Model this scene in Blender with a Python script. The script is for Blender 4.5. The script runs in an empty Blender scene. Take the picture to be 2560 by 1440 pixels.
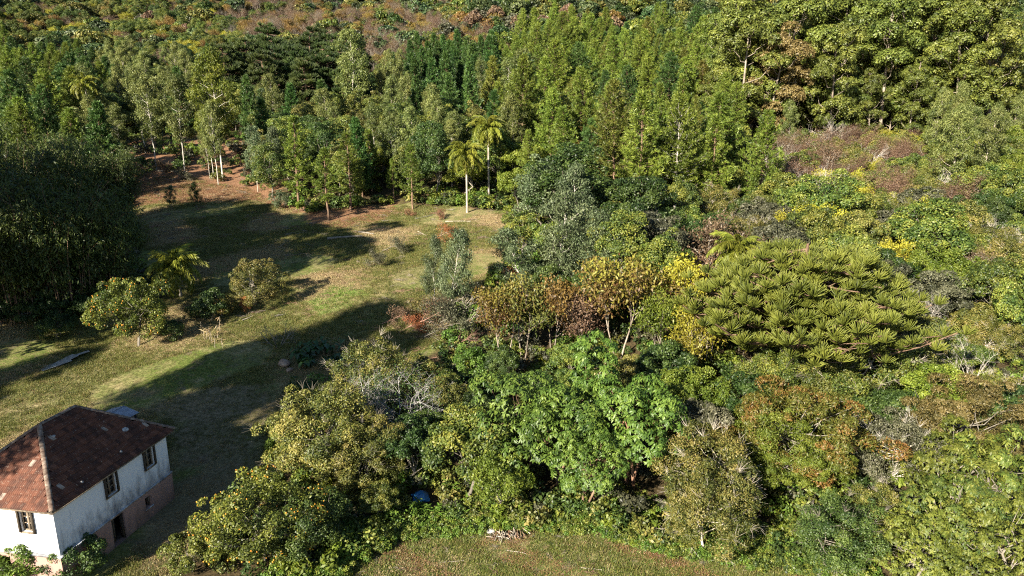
import bpy, math, random
import numpy as np
from mathutils import Matrix, Vector, Euler

# ------------------------------------------------------------------ camera, sky, sun
SC = bpy.context.scene
COL = SC.collection
PITCH = math.radians(14)
FPX = 1708.0
cam_d = bpy.data.cameras.new('camera')
cam = bpy.data.objects.new('camera', cam_d)
COL.objects.link(cam)
cam_d.sensor_width = 36
cam_d.lens = FPX / 2560 * 36
cam_d.clip_start = 0.5
cam_d.clip_end = 3000
cam.location = (0, 0, 0)
cam.rotation_euler = (math.radians(90) - PITCH, 0, 0)
SC.camera = cam

SUN_AZ = math.radians(37)      # shadows run this far to the right of straight ahead
SUN_EL = math.radians(25)
world = bpy.data.worlds.new('World')
SC.world = world
world.use_nodes = True
wn = world.node_tree
for n in list(wn.nodes):
    wn.nodes.remove(n)
sky = wn.nodes.new('ShaderNodeTexSky')
sky.sky_type = 'NISHITA'
sky.sun_disc = False
sky.sun_elevation = SUN_EL
sky.sun_rotation = SUN_AZ + math.pi
sky.air_density = 1.0
sky.dust_density = 0.3
sky.ozone_density = 3.0
bg = wn.nodes.new('ShaderNodeBackground')
bg.inputs['Strength'].default_value = 0.05
wo = wn.nodes.new('ShaderNodeOutputWorld')
wn.links.new(sky.outputs[0], bg.inputs[0])
wn.links.new(bg.outputs[0], wo.inputs[0])
sun_d = bpy.data.lights.new('sun', 'SUN')
sun_d.energy = 5.0
sun_d.angle = math.radians(0.5)
sun_d.color = (1.0, 0.91, 0.76)
sun = bpy.data.objects.new('sun', sun_d)
COL.objects.link(sun)
sdir = Vector((math.sin(SUN_AZ) * math.cos(SUN_EL), math.cos(SUN_AZ) * math.cos(SUN_EL), -math.sin(SUN_EL)))
sun.rotation_euler = sdir.to_track_quat('-Z', 'Y').to_euler()
sun.location = (-60, -80, 70)
vs = SC.view_settings
vs.view_transform = 'Standard'
vs.look = 'None'
vs.gamma = 1
vs.use_curve_mapping = False
vs.exposure = 1.85
SC.cycles.use_denoising = False
SC.cycles.pixel_filter_type = 'BLACKMAN_HARRIS'
SC.cycles.filter_width = 1.15
SC.cycles.max_bounces = 6
SC.cycles.diffuse_bounces = 3
SC.cycles.glossy_bounces = 2
SC.cycles.transmission_bounces = 4
SC.cycles.transparent_max_bounces = 4

# ------------------------------------------------------------------ small maths
rng = np.random.default_rng(7)
random.seed(7)
CT, ST = math.cos(PITCH), math.sin(PITCH)


def ray(u, v):
    x = (u - 1280) / FPX
    y = (v - 720) / FPX
    return np.array([x, CT - y * ST, -ST - y * CT])


def project(x, y, z):
    d = y * CT - z * ST
    return 1280 + FPX * x / d, 720 + FPX * (-y * ST - z * CT) / d


PY = np.array([-60, 0, 20, 30, 38, 45, 52, 60, 69, 82, 95, 120, 146, 180, 224, 275, 344, 430, 600, 800.0])
PZ = np.array([-27, -25, -24.0, -23.0, -22.4, -21.4, -20.3, -18.7, -16.9, -14.9, -13, -8.6, -4.3, 1, 10, 24, 45, 73, 130, 190.0])
_dy = np.linspace(-60, 800, 1721)
_dz = np.interp(_dy, PY, PZ)
_k = np.hanning(25)
_k /= _k.sum()
_dz = np.convolve(np.pad(_dz, 12, mode='edge'), _k, mode='valid')


def terrain(x, y):
    x = np.asarray(x, float)
    y = np.asarray(y, float)
    z = np.interp(y, _dy, _dz)
    z = z + 0.16 * np.sin(x * 0.31 + y * 0.17) + 0.12 * np.sin(x * 0.13 - y * 0.41 + 1.3) + 0.25 * np.sin(x * 0.07 + 2 + y * 0.05)
    far = np.clip((y - 190) / 200, 0, 1)
    z = z + far * (7 * np.sin(x * 0.018 + 0.8) + 5 * np.sin(x * 0.041 + y * 0.02) + 3 * np.sin(x * 0.09 - y * 0.05))
    hx, hy = x + 23.3, y - 33.5
    pad = np.exp(-((hx / 9) ** 4 + (hy / 9) ** 4))
    z = z * (1 - pad) + pad * (-22.55)
    return z


def hit(u, v, dh=0.0, t0=18.0, t1=760.0):
    """first place where the line of sight comes down to dh metres above the ground"""
    d = ray(u, v)
    t = np.arange(t0, t1, 0.25)
    P = d[None, :] * t[:, None]
    g = terrain(P[:, 0], P[:, 1]) + dh
    i = np.argmax(P[:, 2] <= g)
    p = P[i]
    return np.array([p[0], p[1], float(terrain(p[0], p[1]))])


def inpoly(u, v, poly):
    c = False
    n = len(poly)
    j = n - 1
    for i in range(n):
        xi, yi = poly[i]
        xj, yj = poly[j]
        if (yi > v) != (yj > v) and u < (xj - xi) * (v - yi) / (yj - yi) + xi:
            c = not c
        j = i
    return c


def unit(a):
    a = np.asarray(a, float)
    return a / np.maximum(np.linalg.norm(a, axis=-1, keepdims=True), 1e-9)


UP = np.array([0, 0, 1.0])


class G:
    """collects quads, builds one mesh"""

    def __init__(s):
        s.V, s.F, s.T, s.n = [], [], [], 0

    def add(s, V, F, t=0.5):
        V = np.asarray(V, float).reshape(-1, 3)
        F = np.asarray(F, int).reshape(-1, 4)
        s.V.append(V)
        s.F.append(F + s.n)
        t = np.asarray(t, float)
        s.T.append(np.full(len(V), float(t)) if t.ndim == 0 else t)
        s.n += len(V)

    def mesh(s, name, mat=None, smooth=False):
        m = bpy.data.meshes.new(name)
        if s.n:
            V = np.concatenate(s.V)
            F = np.concatenate(s.F)
            T = np.concatenate(s.T)
            m.vertices.add(len(V))
            m.vertices.foreach_set('co', V.astype(np.float32).ravel())
            m.loops.add(F.size)
            m.loops.foreach_set('vertex_index', F.astype(np.int32).ravel())
            m.polygons.add(len(F))
            m.polygons.foreach_set('loop_start', np.arange(0, F.size, 4, dtype=np.int32))
            if smooth:
                m.polygons.foreach_set('use_smooth', np.ones(len(F), bool))
            a = m.attributes.new('tint', 'FLOAT', 'POINT')
            a.data.foreach_set('value', T.astype(np.float32))
            m.update(calc_edges=True)
        if mat:
            m.materials.append(mat)
        return m


def leaves(g, P, D, N, L, W, t, bend=0.25, two=False):
    n = len(P)
    D = unit(D)
    S = unit(np.cross(D, N))
    N2 = np.cross(S, D)
    L = np.broadcast_to(np.asarray(L, float), (n,))[:, None]
    W = np.broadcast_to(np.asarray(W, float), (n,))[:, None]
    tip = P + D * L - N2 * L * bend
    if not two:
        mid = P + D * L * 0.45
        V = np.stack([P, mid + S * W / 2, tip, mid - S * W / 2], 1).reshape(-1, 3)
        F = np.arange(4 * n).reshape(n, 4)
        g.add(V, F, np.repeat(t, 4))
    else:
        mid = P + D * L * 0.42 - N2 * W * 0.18
        V = np.stack([P, mid + S * W / 2 + N2 * W * .16, mid, mid - S * W / 2 + N2 * W * .16, tip], 1).reshape(-1, 3)
        b = np.arange(n)[:, None] * 5
        F = np.concatenate([b + np.array([[0, 1, 4, 2]]), b + np.array([[0, 2, 4, 3]])])
        g.add(V, F, np.repeat(t, 5))


def tube(g, pts, rad, sides=5, t=0.5, cap=False):
    pts = np.asarray(pts, float)
    n = len(pts)
    rad = np.broadcast_to(np.asarray(rad, float), (n,))
    tan = unit(np.gradient(pts, axis=0))
    ref = np.where(np.abs(tan[:, 2:3]) > 0.9, np.array([[1.0, 0, 0]]), np.array([[0, 0, 1.0]]))
    a = unit(np.cross(tan, ref))
    b = np.cross(tan, a)
    th = np.arange(sides) * 2 * math.pi / sides
    ring = pts[:, None, :] + rad[:, None, None] * (np.cos(th)[None, :, None] * a[:, None, :] + np.sin(th)[None, :, None] * b[:, None, :])
    V = ring.reshape(-1, 3)
    F = []
    for i in range(n - 1):
        for k in range(sides):
            k2 = (k + 1) % sides
            F.append((i * sides + k, i * sides + k2, (i + 1) * sides + k2, (i + 1) * sides + k))
    g.add(V, F, t)
    if cap:
        for i, r in ((0, 1), (n - 1, 0)):
            c = np.concatenate([ring[i], pts[i][None]])
            F = [(k, (k + 1) % sides, sides, sides) for k in range(0, sides)]
            V4, F4 = [], []
            for k in range(sides):
                p, q = ring[i][k], ring[i][(k + 1) % sides]
                V4 += [p, q, (q + pts[i]) / 2, pts[i]]
                F4.append((4 * k, 4 * k + 1, 4 * k + 2, 4 * k + 3))
            g.add(V4, F4, t)


def box(g, lo, hi, t=0.5, M=None):
    x0, y0, z0 = lo
    x1, y1, z1 = hi
    V = np.array([(x0, y0, z0), (x1, y0, z0), (x1, y1, z0), (x0, y1, z0), (x0, y0, z1), (x1, y0, z1), (x1, y1, z1), (x0, y1, z1)], float)
    F = [(0, 3, 2, 1), (4, 5, 6, 7), (0, 1, 5, 4), (1, 2, 6, 5), (2, 3, 7, 6), (3, 0, 4, 7)]
    if M is not None:
        V = V @ M[:3, :3].T + M[:3, 3]
    g.add(V, F, t)


# ------------------------------------------------------------------ materials
MATS = {}


def nodes_of(m):
    m.use_nodes = True
    nt = m.node_tree
    for n in list(nt.nodes):
        nt.nodes.remove(n)
    return nt, nt.nodes.new('ShaderNodeOutputMaterial')


def ramp(nt, fac, cols, pos=None):
    r = nt.nodes.new('ShaderNodeValToRGB')
    el = r.color_ramp.elements
    while len(el) < len(cols):
        el.new(0.5)
    for i, c in enumerate(cols):
        el[i].position = pos[i] if pos else i / (len(cols) - 1)
        el[i].color = (*c, 1)
    nt.links.new(fac, r.inputs[0])
    return r.outputs[0]


def leaf_mat(name, c0, c1, c2, trans=0.22, rough=0.5, spec=0.35, vary=0.22, hue=0.014):
    m = bpy.data.materials.new(name)
    nt, out = nodes_of(m)
    at = nt.nodes.new('ShaderNodeAttribute')
    at.attribute_name = 'tint'
    tc = nt.nodes.new('ShaderNodeTexCoord')
    nz = nt.nodes.new('ShaderNodeTexNoise')
    nz.inputs['Scale'].default_value = .55
    nz.inputs['Detail'].default_value = 2
    nt.links.new(tc.outputs['Object'], nz.inputs['Vector'])
    ma = nt.nodes.new('ShaderNodeMath')
    ma.operation = 'MULTIPLY_ADD'
    ma.inputs[1].default_value = 1.1
    ma.inputs[2].default_value = -.55
    nt.links.new(nz.outputs['Fac'], ma.inputs[0])
    mb = nt.nodes.new('ShaderNodeMath')
    mb.operation = 'ADD'
    nt.links.new(at.outputs['Fac'], mb.inputs[0])
    nt.links.new(ma.outputs[0], mb.inputs[1])
    col = ramp(nt, mb.outputs[0], [c0, c1, c2], [0.05, 0.5, 0.97])
    oi = nt.nodes.new('ShaderNodeObjectInfo')
    hsv = nt.nodes.new('ShaderNodeHueSaturation')
    mh = nt.nodes.new('ShaderNodeMapRange')
    mh.inputs['To Min'].default_value = 0.5 - hue
    mh.inputs['To Max'].default_value = 0.5 + hue
    nt.links.new(oi.outputs['Random'], mh.inputs['Value'])
    mul = nt.nodes.new('ShaderNodeMath')
    mul.operation = 'MULTIPLY'
    mul.inputs[1].default_value = 7.31
    fr = nt.nodes.new('ShaderNodeMath')
    fr.operation = 'FRACT'
    nt.links.new(oi.outputs['Random'], mul.inputs[0])
    nt.links.new(mul.outputs[0], fr.inputs[0])
    mv = nt.nodes.new('ShaderNodeMapRange')
    mv.inputs['To Min'].default_value = 1 - vary
    mv.inputs['To Max'].default_value = 1 + vary
    nt.links.new(fr.outputs[0], mv.inputs['Value'])
    nt.links.new(mh.outputs[0], hsv.inputs['Hue'])
    nt.links.new(mv.outputs[0], hsv.inputs['Value'])
    nt.links.new(col, hsv.inputs['Color'])
    pb = nt.nodes.new('ShaderNodeBsdfPrincipled')
    pb.inputs['Roughness'].default_value = rough
    pb.inputs['Specular IOR Level'].default_value = spec
    tr = nt.nodes.new('ShaderNodeBsdfTranslucent')
    mx = nt.nodes.new('ShaderNodeMixShader')
    mx.inputs[0].default_value = trans
    nt.links.new(hsv.outputs[0], pb.inputs['Base Color'])
    nt.links.new(hsv.outputs[0], tr.inputs['Color'])
    nt.links.new(pb.outputs[0], mx.inputs[1])
    nt.links.new(tr.outputs[0], mx.inputs[2])
    nt.links.new(mx.outputs[0], out.inputs['Surface'])
    MATS[name] = m
    return m


def rough_mat(name, cols, scale=6.0, rough=0.85, bump=0.3, detail=6.0, obj=True, stretch=(1, 1, 1), spec=0.2, rnd=0.0, pos=None, metal=0.0):
    m = bpy.data.materials.new(name)
    nt, out = nodes_of(m)
    tc = nt.nodes.new('ShaderNodeTexCoord')
    mp = nt.nodes.new('ShaderNodeMapping')
    mp.inputs['Scale'].default_value = stretch
    nt.links.new(tc.outputs['Object'], mp.inputs[0])
    nz = nt.nodes.new('ShaderNodeTexNoise')
    nz.inputs['Scale'].default_value = scale
    nz.inputs['Detail'].default_value = detail
    nz.inputs['Roughness'].default_value = 0.62
    nt.links.new(mp.outputs[0], nz.inputs['Vector'])
    col = ramp(nt, nz.outputs['Fac'], cols, pos or [0.3 + 0.4 * i / (len(cols) - 1) for i in range(len(cols))])
    if rnd:
        oi = nt.nodes.new('ShaderNodeObjectInfo')
        mv = nt.nodes.new('ShaderNodeMapRange')
        mv.inputs['To Min'].default_value = 1 - rnd
        mv.inputs['To Max'].default_value = 1 + rnd
        hsv = nt.nodes.new('ShaderNodeHueSaturation')
        nt.links.new(oi.outputs['Random'], mv.inputs['Value'])
        nt.links.new(mv.outputs[0], hsv.inputs['Value'])
        nt.links.new(col, hsv.inputs['Color'])
        col = hsv.outputs[0]
    pb = nt.nodes.new('ShaderNodeBsdfPrincipled')
    pb.inputs['Roughness'].default_value = rough
    pb.inputs['Specular IOR Level'].default_value = spec
    pb.inputs['Metallic'].default_value = metal
    nt.links.new(col, pb.inputs['Base Color'])
    if bump:
        bp = nt.nodes.new('ShaderNodeBump')
        bp.inputs['Strength'].default_value = bump
        bp.inputs['Distance'].default_value = 0.03
        nt.links.new(nz.outputs['Fac'], bp.inputs['Height'])
        nt.links.new(bp.outputs[0], pb.inputs['Normal'])
    nt.links.new(pb.outputs[0], out.inputs['Surface'])
    MATS[name] = m
    return m


leaf_mat('pine', (.045, .08, .012), (.125, .175, .022), (.235, .29, .045), trans=.28, hue=.01)
leaf_mat('pine_dark', (.02, .05, .012), (.045, .095, .02), (.09, .15, .03), trans=.2)
leaf_mat('pine_olive', (.06, .075, .012), (.12, .13, .02), (.2, .19, .035), trans=.25)
leaf_mat('grove', (.04, .06, .012), (.10, .125, .022), (.18, .2, .035), trans=.22)
leaf_mat('grove_gold', (.10, .08, .025), (.2, .16, .05), (.3, .25, .09), trans=.22)
leaf_mat('slender', (.055, .078, .02), (.13, .155, .038), (.22, .235, .07), trans=.3)
leaf_mat('grey_euc', (.04, .06, .025), (.085, .115, .05), (.15, .18, .085), trans=.25)
leaf_mat('araucaria', (.035, .05, .01), (.10, .125, .018), (.19, .21, .035), trans=.15, vary=.05)
leaf_mat('araucaria_dark', (.014, .028, .008), (.035, .058, .013), (.075, .1, .024), trans=.12)
leaf_mat('green', (.03, .056, .012), (.09, .125, .02), (.2, .205, .035))
leaf_mat('dark_green', (.016, .034, .008), (.04, .07, .014), (.085, .12, .024))
leaf_mat('olive', (.04, .055, .012), (.11, .118, .022), (.225, .19, .05))
leaf_mat('lime', (.07, .10, .01), (.14, .18, .02), (.24, .26, .04), trans=.35)
leaf_mat('grey_purple', (.028, .03, .016), (.065, .066, .034), (.125, .12, .07), trans=.15)
leaf_mat('rust', (.05, .065, .01), (.10, .105, .017), (.17, .09, .022))
leaf_mat('redbrown', (.07, .04, .024), (.13, .08, .048), (.2, .135, .075), trans=.2)
leaf_mat('autumn', (.10, .05, .02), (.15, .115, .025), (.22, .21, .03), trans=.3, vary=.15)
leaf_mat('yellow', (.17, .14, .02), (.27, .265, .025), (.4, .38, .04), trans=.35, hue=.008)
leaf_mat('gold', (.10, .055, .015), (.17, .11, .025), (.25, .17, .04), trans=.25)
leaf_mat('lush', (.028, .06, .009), (.075, .13, .018), (.155, .215, .035), trans=.25, rough=.47, spec=.4, vary=.1, hue=.006)
leaf_mat('citrus', (.035, .05, .008), (.095, .115, .016), (.18, .19, .03), trans=.25, rough=.5, spec=.35)
leaf_mat('bright_shrub', (.05, .10, .012), (.11, .19, .025), (.2, .29, .05), trans=.35)
leaf_mat('bamboo', (.025, .04, .01), (.06, .085, .018), (.11, .14, .03), trans=.25)
leaf_mat('palm', (.07, .09, .01), (.16, .18, .02), (.28, .29, .04), trans=.4)
leaf_mat('straw', (.20, .13, .06), (.32, .24, .12), (.45, .36, .2), trans=.2)
leaf_mat('grass', (.06, .085, .015), (.13, .14, .03), (.26, .22, .08), trans=.3)
leaf_mat('litter', (.1, .05, .025), (.19, .10, .045), (.3, .18, .09), trans=.1)
leaf_mat('taro', (.015, .04, .008), (.03, .075, .012), (.06, .12, .02), trans=.3, rough=.35, spec=.5)
leaf_mat('hill', (.018, .035, .012), (.045, .07, .022), (.09, .115, .04), trans=.15, vary=.4, hue=.035)
leaf_mat('ochre', (.06, .055, .015), (.12, .098, .028), (.19, .145, .05), trans=.2)
leaf_mat('orange_leaf', (.3, .10, .01), (.42, .2, .015), (.5, .3, .03), trans=.2, vary=.1)
rough_mat('bark_pale', [(.19, .155, .115), (.36, .315, .25), (.5, .45, .375)], 3, stretch=(1, 1, .25), rnd=.15)
rough_mat('bark_white', [(.25, .22, .18), (.42, .385, .33), (.56, .52, .46)], 3, stretch=(1, 1, .3), rnd=.15)
rough_mat('bark_brown', [(.07, .045, .03), (.16, .10, .065), (.24, .17, .11)], 4, stretch=(1, 1, .3), rnd=.2)
rough_mat('bark_grey', [(.08, .07, .055), (.17, .15, .12), (.28, .25, .2)], 4, stretch=(1, 1, .3), rnd=.2)
rough_mat('bark_grove', [(.11, .09, .07), (.22, .18, .14), (.34, .29, .23)], 3, stretch=(1, 1, .25), rnd=.25)
rough_mat('bark_red', [(.12, .055, .03), (.24, .13, .08), (.36, .22, .14)], 4, stretch=(1, 1, .4), rnd=.2)
rough_mat('lichen', [(.14, .13, .12), (.3, .29, .27), (.48, .46, .43)], 7, rnd=.1)
rough_mat('twig_red', [(.12, .06, .045), (.22, .12, .09), (.32, .2, .15)], 5, rnd=.2)
rough_mat('rock', [(.12, .085, .06), (.24, .17, .12), (.36, .27, .19)], 3, bump=.6)
rough_mat('cliff', [(.2, .17, .14), (.36, .31, .27), (.5, .44, .38)], .4, bump=.6)


# ------------------------------------------------------------------ scene helpers
def link(name, mesh, parent=None, mat=None):
    o = bpy.data.objects.new(name, mesh)
    COL.objects.link(o)
    if parent is not None:
        o.parent = parent
    if mat is not None:
        o.material_slots[0].link = 'OBJECT'
        o.material_slots[0].material = MATS[mat]
    return o


def thing(name, label, cat, loc=(0, 0, 0), rz=0.0, group=None, scale=1.0):
    o = bpy.data.objects.new(name, None)
    COL.objects.link(o)
    o.location = Vector([float(c) for c in loc])
    o.rotation_euler = (0, 0, float(rz))
    o.scale = (float(scale),) * 3
    o.empty_display_size = 0.3
    tag(o, label, cat, group)
    return o


def tag(o, label=None, cat=None, group=None, kind=None):
    if label:
        o['label'] = label
    if cat:
        o['category'] = cat
    if group:
        o['group'] = group
    if kind:
        o['kind'] = kind
    return o


# ------------------------------------------------------------------ plant builders
def fib_dirs(r, n, lo=-0.3):
    i = np.arange(n) + 0.5
    z = lo + (1 - lo) * (1 - i / n)
    ph = i * 2.39996 + r.uniform(0, 6.28)
    s = np.sqrt(np.maximum(0, 1 - z * z))
    d = np.stack([s * np.cos(ph), s * np.sin(ph), z], 1)
    return unit(d + r.normal(size=(n, 3)) * 0.16)


def lobes(r, d, amp):
    k = r.normal(size=(4, 3)) * 2.2
    p = r.uniform(0, 6.28, 4)
    return 1 + amp * np.mean(np.sin(d @ k.T + p), 1) * 2


def clump(g, r, c, rc, n, L, W, cen, tc, flat=0.8, droop=0.25, two=False, spread=.5):
    o = unit(c - cen)
    d = unit(r.normal(size=(n, 3)) + (o * 0.75 + UP * 0.45)[None])
    k = r.uniform(0.55, 1.08, n) ** 0.7
    P = c + d * (rc * k)[:, None] * np.array([1, 1, flat])
    N = unit(d * 0.9 + UP * 0.35 + r.normal(size=(n, 3)) * spread)
    D = np.cross(N, r.normal(size=(n, 3)))
    D = unit(D)
    D[:, 2] -= droop
    t = np.clip(tc + r.normal(size=n) * 0.2, 0, 1)
    leaves(g, P - D * L * .5, D, N, L * r.uniform(.7, 1.25, n), W * r.uniform(.8, 1.2, n), t, two=two)


def limb_path(r, a, b, sag=0.12, n=4):
    a, b = np.asarray(a, float), np.asarray(b, float)
    s = np.linspace(0, 1, n)[:, None]
    p = a + (b - a) * s
    ln = np.linalg.norm(b - a)
    p[1:-1] += r.normal(size=(n - 2, 3)) * ln * 0.06
    p[:, 2] -= np.sin(s[:, 0] * math.pi) * ln * sag
    return p


def broadleaf(seed, R=3.6, H=8.0, Rz=2.6, n=46, rc=0.95, nl=240, L=.24, W=.13, lo=-.45, amp=.16, trunk=.16, droop=.25, flat=.8, two=False, shade=.5, stems=1, twigs=0):
    r = np.random.default_rng(seed)
    g, w = G(), G()
    cz = H - Rz
    cen = np.array([0, 0, cz - Rz * .15])
    d = fib_dirs(r, n, lo)
    k = lobes(r, d, amp * 1.35) * r.uniform(.66, 1.06, n)
    C = cen + d * k[:, None] * np.array([R, R, Rz]) * (1 - rc / R * .5)
    for c in C:
        q = r.uniform(.5, 1.2)
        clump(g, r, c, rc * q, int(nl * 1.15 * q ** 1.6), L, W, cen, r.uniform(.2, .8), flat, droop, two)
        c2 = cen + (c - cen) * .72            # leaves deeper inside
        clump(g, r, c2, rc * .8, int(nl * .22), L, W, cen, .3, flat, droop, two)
    for q in range(twigs):
        c = C[r.integers(n)]
        p = c + unit(c - cen) * rc * .5
        for j in range(5):
            e = p + unit(unit(c - cen) + UP * .4 + r.normal(size=3) * .6) * r.uniform(.4, .95)
            tube(w, limb_path(r, p, e, 0, 3), [.010, .008, .004], 3)
    for s in range(stems):
        a = s * 6.28 / stems + r.uniform(0, 1)
        b0 = np.array([math.cos(a), math.sin(a), 0]) * (0.25 * (stems > 1))
        top = np.array([r.normal() * .2 * R, r.normal() * .2 * R, cz - Rz * .2]) + b0 * 3
        tr = limb_path(r, b0 - UP * .3, top, 0, 5)
        tube(w, tr, np.linspace(trunk, trunk * .55, 5), 6)
        for c in C[r.permutation(n)[: max(8, n // 3 // stems)]]:
            st = tr[r.integers(2, 5)]
            tube(w, limb_path(r, st, c, .05, 4), np.linspace(trunk * .4, trunk * .08, 4), 4)
    return g.mesh('crown'), w.mesh('trunk', smooth=True)


def grove_tree(seed, H=27.0, R=5.0):
    """tall forest eucalyptus: pale bole, stacked domed cushions of fine leaf"""
    r = np.random.default_rng(seed)
    g, w = G(), G()
    bend = r.normal(size=2) * .8
    zz = np.linspace(-.5, H * .9, 8)
    s = np.clip(zz / H, 0, 1)
    tr = np.stack([bend[0] * s ** 2 * 2, bend[1] * s ** 2 * 2, zz], 1)
    tube(w, tr, np.linspace(.34, .08, 8), 7)
    n = 17
    for i in range(n):
        f = (i + .5) / n
        z = H * (.24 + .68 * f) + r.uniform(-1.2, 1.2)
        prof = math.sin(math.pi * (.22 + .66 * f)) if i < n - 1 else 0
        a = i * 2.4 + r.uniform(-.7, .7)
        rr = R * prof * r.uniform(.45, 1.0)
        ctr = np.array([np.interp(z, tr[:, 2], tr[:, 0]), np.interp(z, tr[:, 2], tr[:, 1]), z])
        c = ctr + np.array([math.cos(a) * rr, math.sin(a) * rr, 0])
        rc = r.uniform(1.7, 3.1)
        tc = r.uniform(.35, .65)
        for sd in fib_dirs(r, int(15 * rc / 2), -.15):
            sc = c + sd * rc * .8 * np.array([1, 1, .72]) * r.uniform(.85, 1.08)
            sr = rc * r.uniform(.3, .44)
            m = int(95 * sr ** 1.3)
            d = unit(r.normal(size=(m, 3)) + sd * .8 + UP * .4)
            P = sc + d * (sr * r.uniform(.75, 1.06, m))[:, None] * np.array([1, 1, .85])
            N = unit(d + UP * .3 + r.normal(size=(m, 3)) * .4)
            D = unit(np.cross(N, r.normal(size=(m, 3))))
            t = np.clip(tc + r.normal() * .08 + r.normal(size=m) * .16, 0, 1)
            leaves(g, P, D, N, .38 * r.uniform(.7, 1.3, m), .23, t)
        st = ctr - UP * r.uniform(2, 4.5)
        st[0] = np.interp(st[2], tr[:, 2], tr[:, 0])
        st[1] = np.interp(st[2], tr[:, 2], tr[:, 1])
        tube(w, limb_path(r, st, c, .06, 5), np.linspace(.1, .03, 5), 5)
        for q in range(3):
            e = c + unit(r.normal(size=3) + UP * .5) * rc * .7
            tube(w, limb_path(r, c - UP * .6, e, .03, 3), [.04, .03, .015], 4)
    return g.mesh('crown'), w.mesh('trunk', smooth=True)


def slender_tree(seed, H=18.0, R=2.7, base=.36, n=40, rcs=(.6, 1.15), L=.36, W=.12, dens=260, tr0=.12, lean=.5):
    """thin pale stem, loose hanging leaf sprays"""
    r = np.random.default_rng(seed)
    g, w = G(), G()
    b = r.normal(size=2) * lean
    zz = np.linspace(-.4, H * .96, 9)
    s = np.clip(zz / H, 0, 1)
    tr = np.stack([b[0] * s ** 1.6, b[1] * s ** 1.6, zz], 1) + np.concatenate([np.zeros((2, 3)), r.normal(size=(7, 3)) * [.1, .1, 0]])
    tube(w, tr, np.linspace(tr0, .03, 9), 6)
    for i in range(n):
        f = (i + .5) / n
        z = H * (base + (.99 - base) * f)
        prof = (math.sin(math.pi * min(1., .18 + .8 * f)) ** .8) * .9 + .12
        a = i * 2.4 + r.uniform(-.8, .8)
        rr = R * prof * r.uniform(.25, 1)
        ctr = np.array([np.interp(z, tr[:, 2], tr[:, 0]), np.interp(z, tr[:, 2], tr[:, 1]), z])
        c = ctr + np.array([math.cos(a) * rr, math.sin(a) * rr, r.uniform(-.2, .5)])
        rc = r.uniform(*rcs)
        m = int(dens * rc ** 1.4)
        d = unit(r.normal(size=(m, 3)) + UP * .2)
        P = c + d * (rc * r.uniform(.3, 1.05, m))[:, None] * np.array([1, 1, .95])
        D = unit(r.normal(size=(m, 3)) * .55 - UP * .75 + d * .25)
        N = unit(d + r.normal(size=(m, 3)) * .5)
        t = np.clip(r.uniform(.25, .75) + r.normal(size=m) * .2, 0, 1)
        leaves(g, P, D, N, L * r.uniform(.7, 1.3, m), W, t)
        st = ctr.copy()
        st[2] -= rr * .7 + .3
        st[0] = np.interp(st[2], tr[:, 2], tr[:, 0])
        st[1] = np.interp(st[2], tr[:, 2], tr[:, 1])
        tube(w, limb_path(r, st, c, .04, 4), np.linspace(.04 * min(1, H / 14), .01, 4), 4)
    return g.mesh('crown'), w.mesh('trunk', smooth=True)


def pine(seed, H=14.0, R=3.0, base=.2, tuft=.52, nb=17, per=5, W=.085, sparse=1.0):
    r = np.random.default_rng(seed)
    g, w = G(), G()
    zz = np.linspace(-.4, H * .97, 7)
    tr = np.stack([np.cumsum(r.normal(size=7) * .06), np.cumsum(r.normal(size=7) * .06), zz], 1)
    tube(w, tr, np.linspace(.2, .03, 7), 6)
    for i in range(int(H / .6)):
        f = base + (1 - base) * (i + r.uniform(0, .5)) / (H / .6)
        z = H * f
        g0 = (f - base) / (1 - base)
        ln = R * (1 - g0 ** 1.15) ** .85 * (.55 + .45 * min(1, g0 * 5 + .2)) + .3
        el = -.1 + 1.05 * g0 ** 1.1
        for b in range(per):
            a = b * 6.283 / per + i * 1.3 + r.uniform(-.4, .4)
            if r.random() > sparse:
                continue
            l = ln * r.uniform(.6, 1.12)
            e = el + r.uniform(-.15, .2)
            hd = np.array([math.cos(a), math.sin(a), 0])
            s = np.linspace(0, 1, 5)[:, None]
            c0 = np.array([np.interp(z, tr[:, 2], tr[:, 0]), np.interp(z, tr[:, 2], tr[:, 1]), z])
            path = c0 + hd * l * s * math.cos(e) + UP * (l * s * math.sin(e) + .28 * l * s ** 2.2)
            tube(w, path, np.linspace(.035, .012, 5), 3)
            nt = max(3, int(l * 3.2))
            for q in range(nt):
                u = .3 + .7 * (q + .7) / nt
                p = c0 + hd * l * u * math.cos(e) + UP * (l * u * math.sin(e) + .28 * l * u ** 2.2)
                side = np.cross(hd, UP) * r.uniform(-.42, .42) * (.35 + l * .3) * (1.2 - u * .6)
                p = p + side + UP * r.uniform(-.05, .22)
                ax = unit(hd * .55 + UP * .8 + side * .5)
                k = nb
                d = unit(ax[None] * .85 + r.normal(size=(k, 3)) * .62)
                nn = unit(np.cross(d, r.normal(size=(k, 3))))
                t = np.clip(r.uniform(.3, .7) + r.normal(size=k) * .16, 0, 1)
                leaves(g, np.repeat(p[None], k, 0), d, nn, tuft * r.uniform(.7, 1.2, k), W, t, bend=.1)
    return g.mesh('crown'), w.mesh('trunk', smooth=True)


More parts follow.
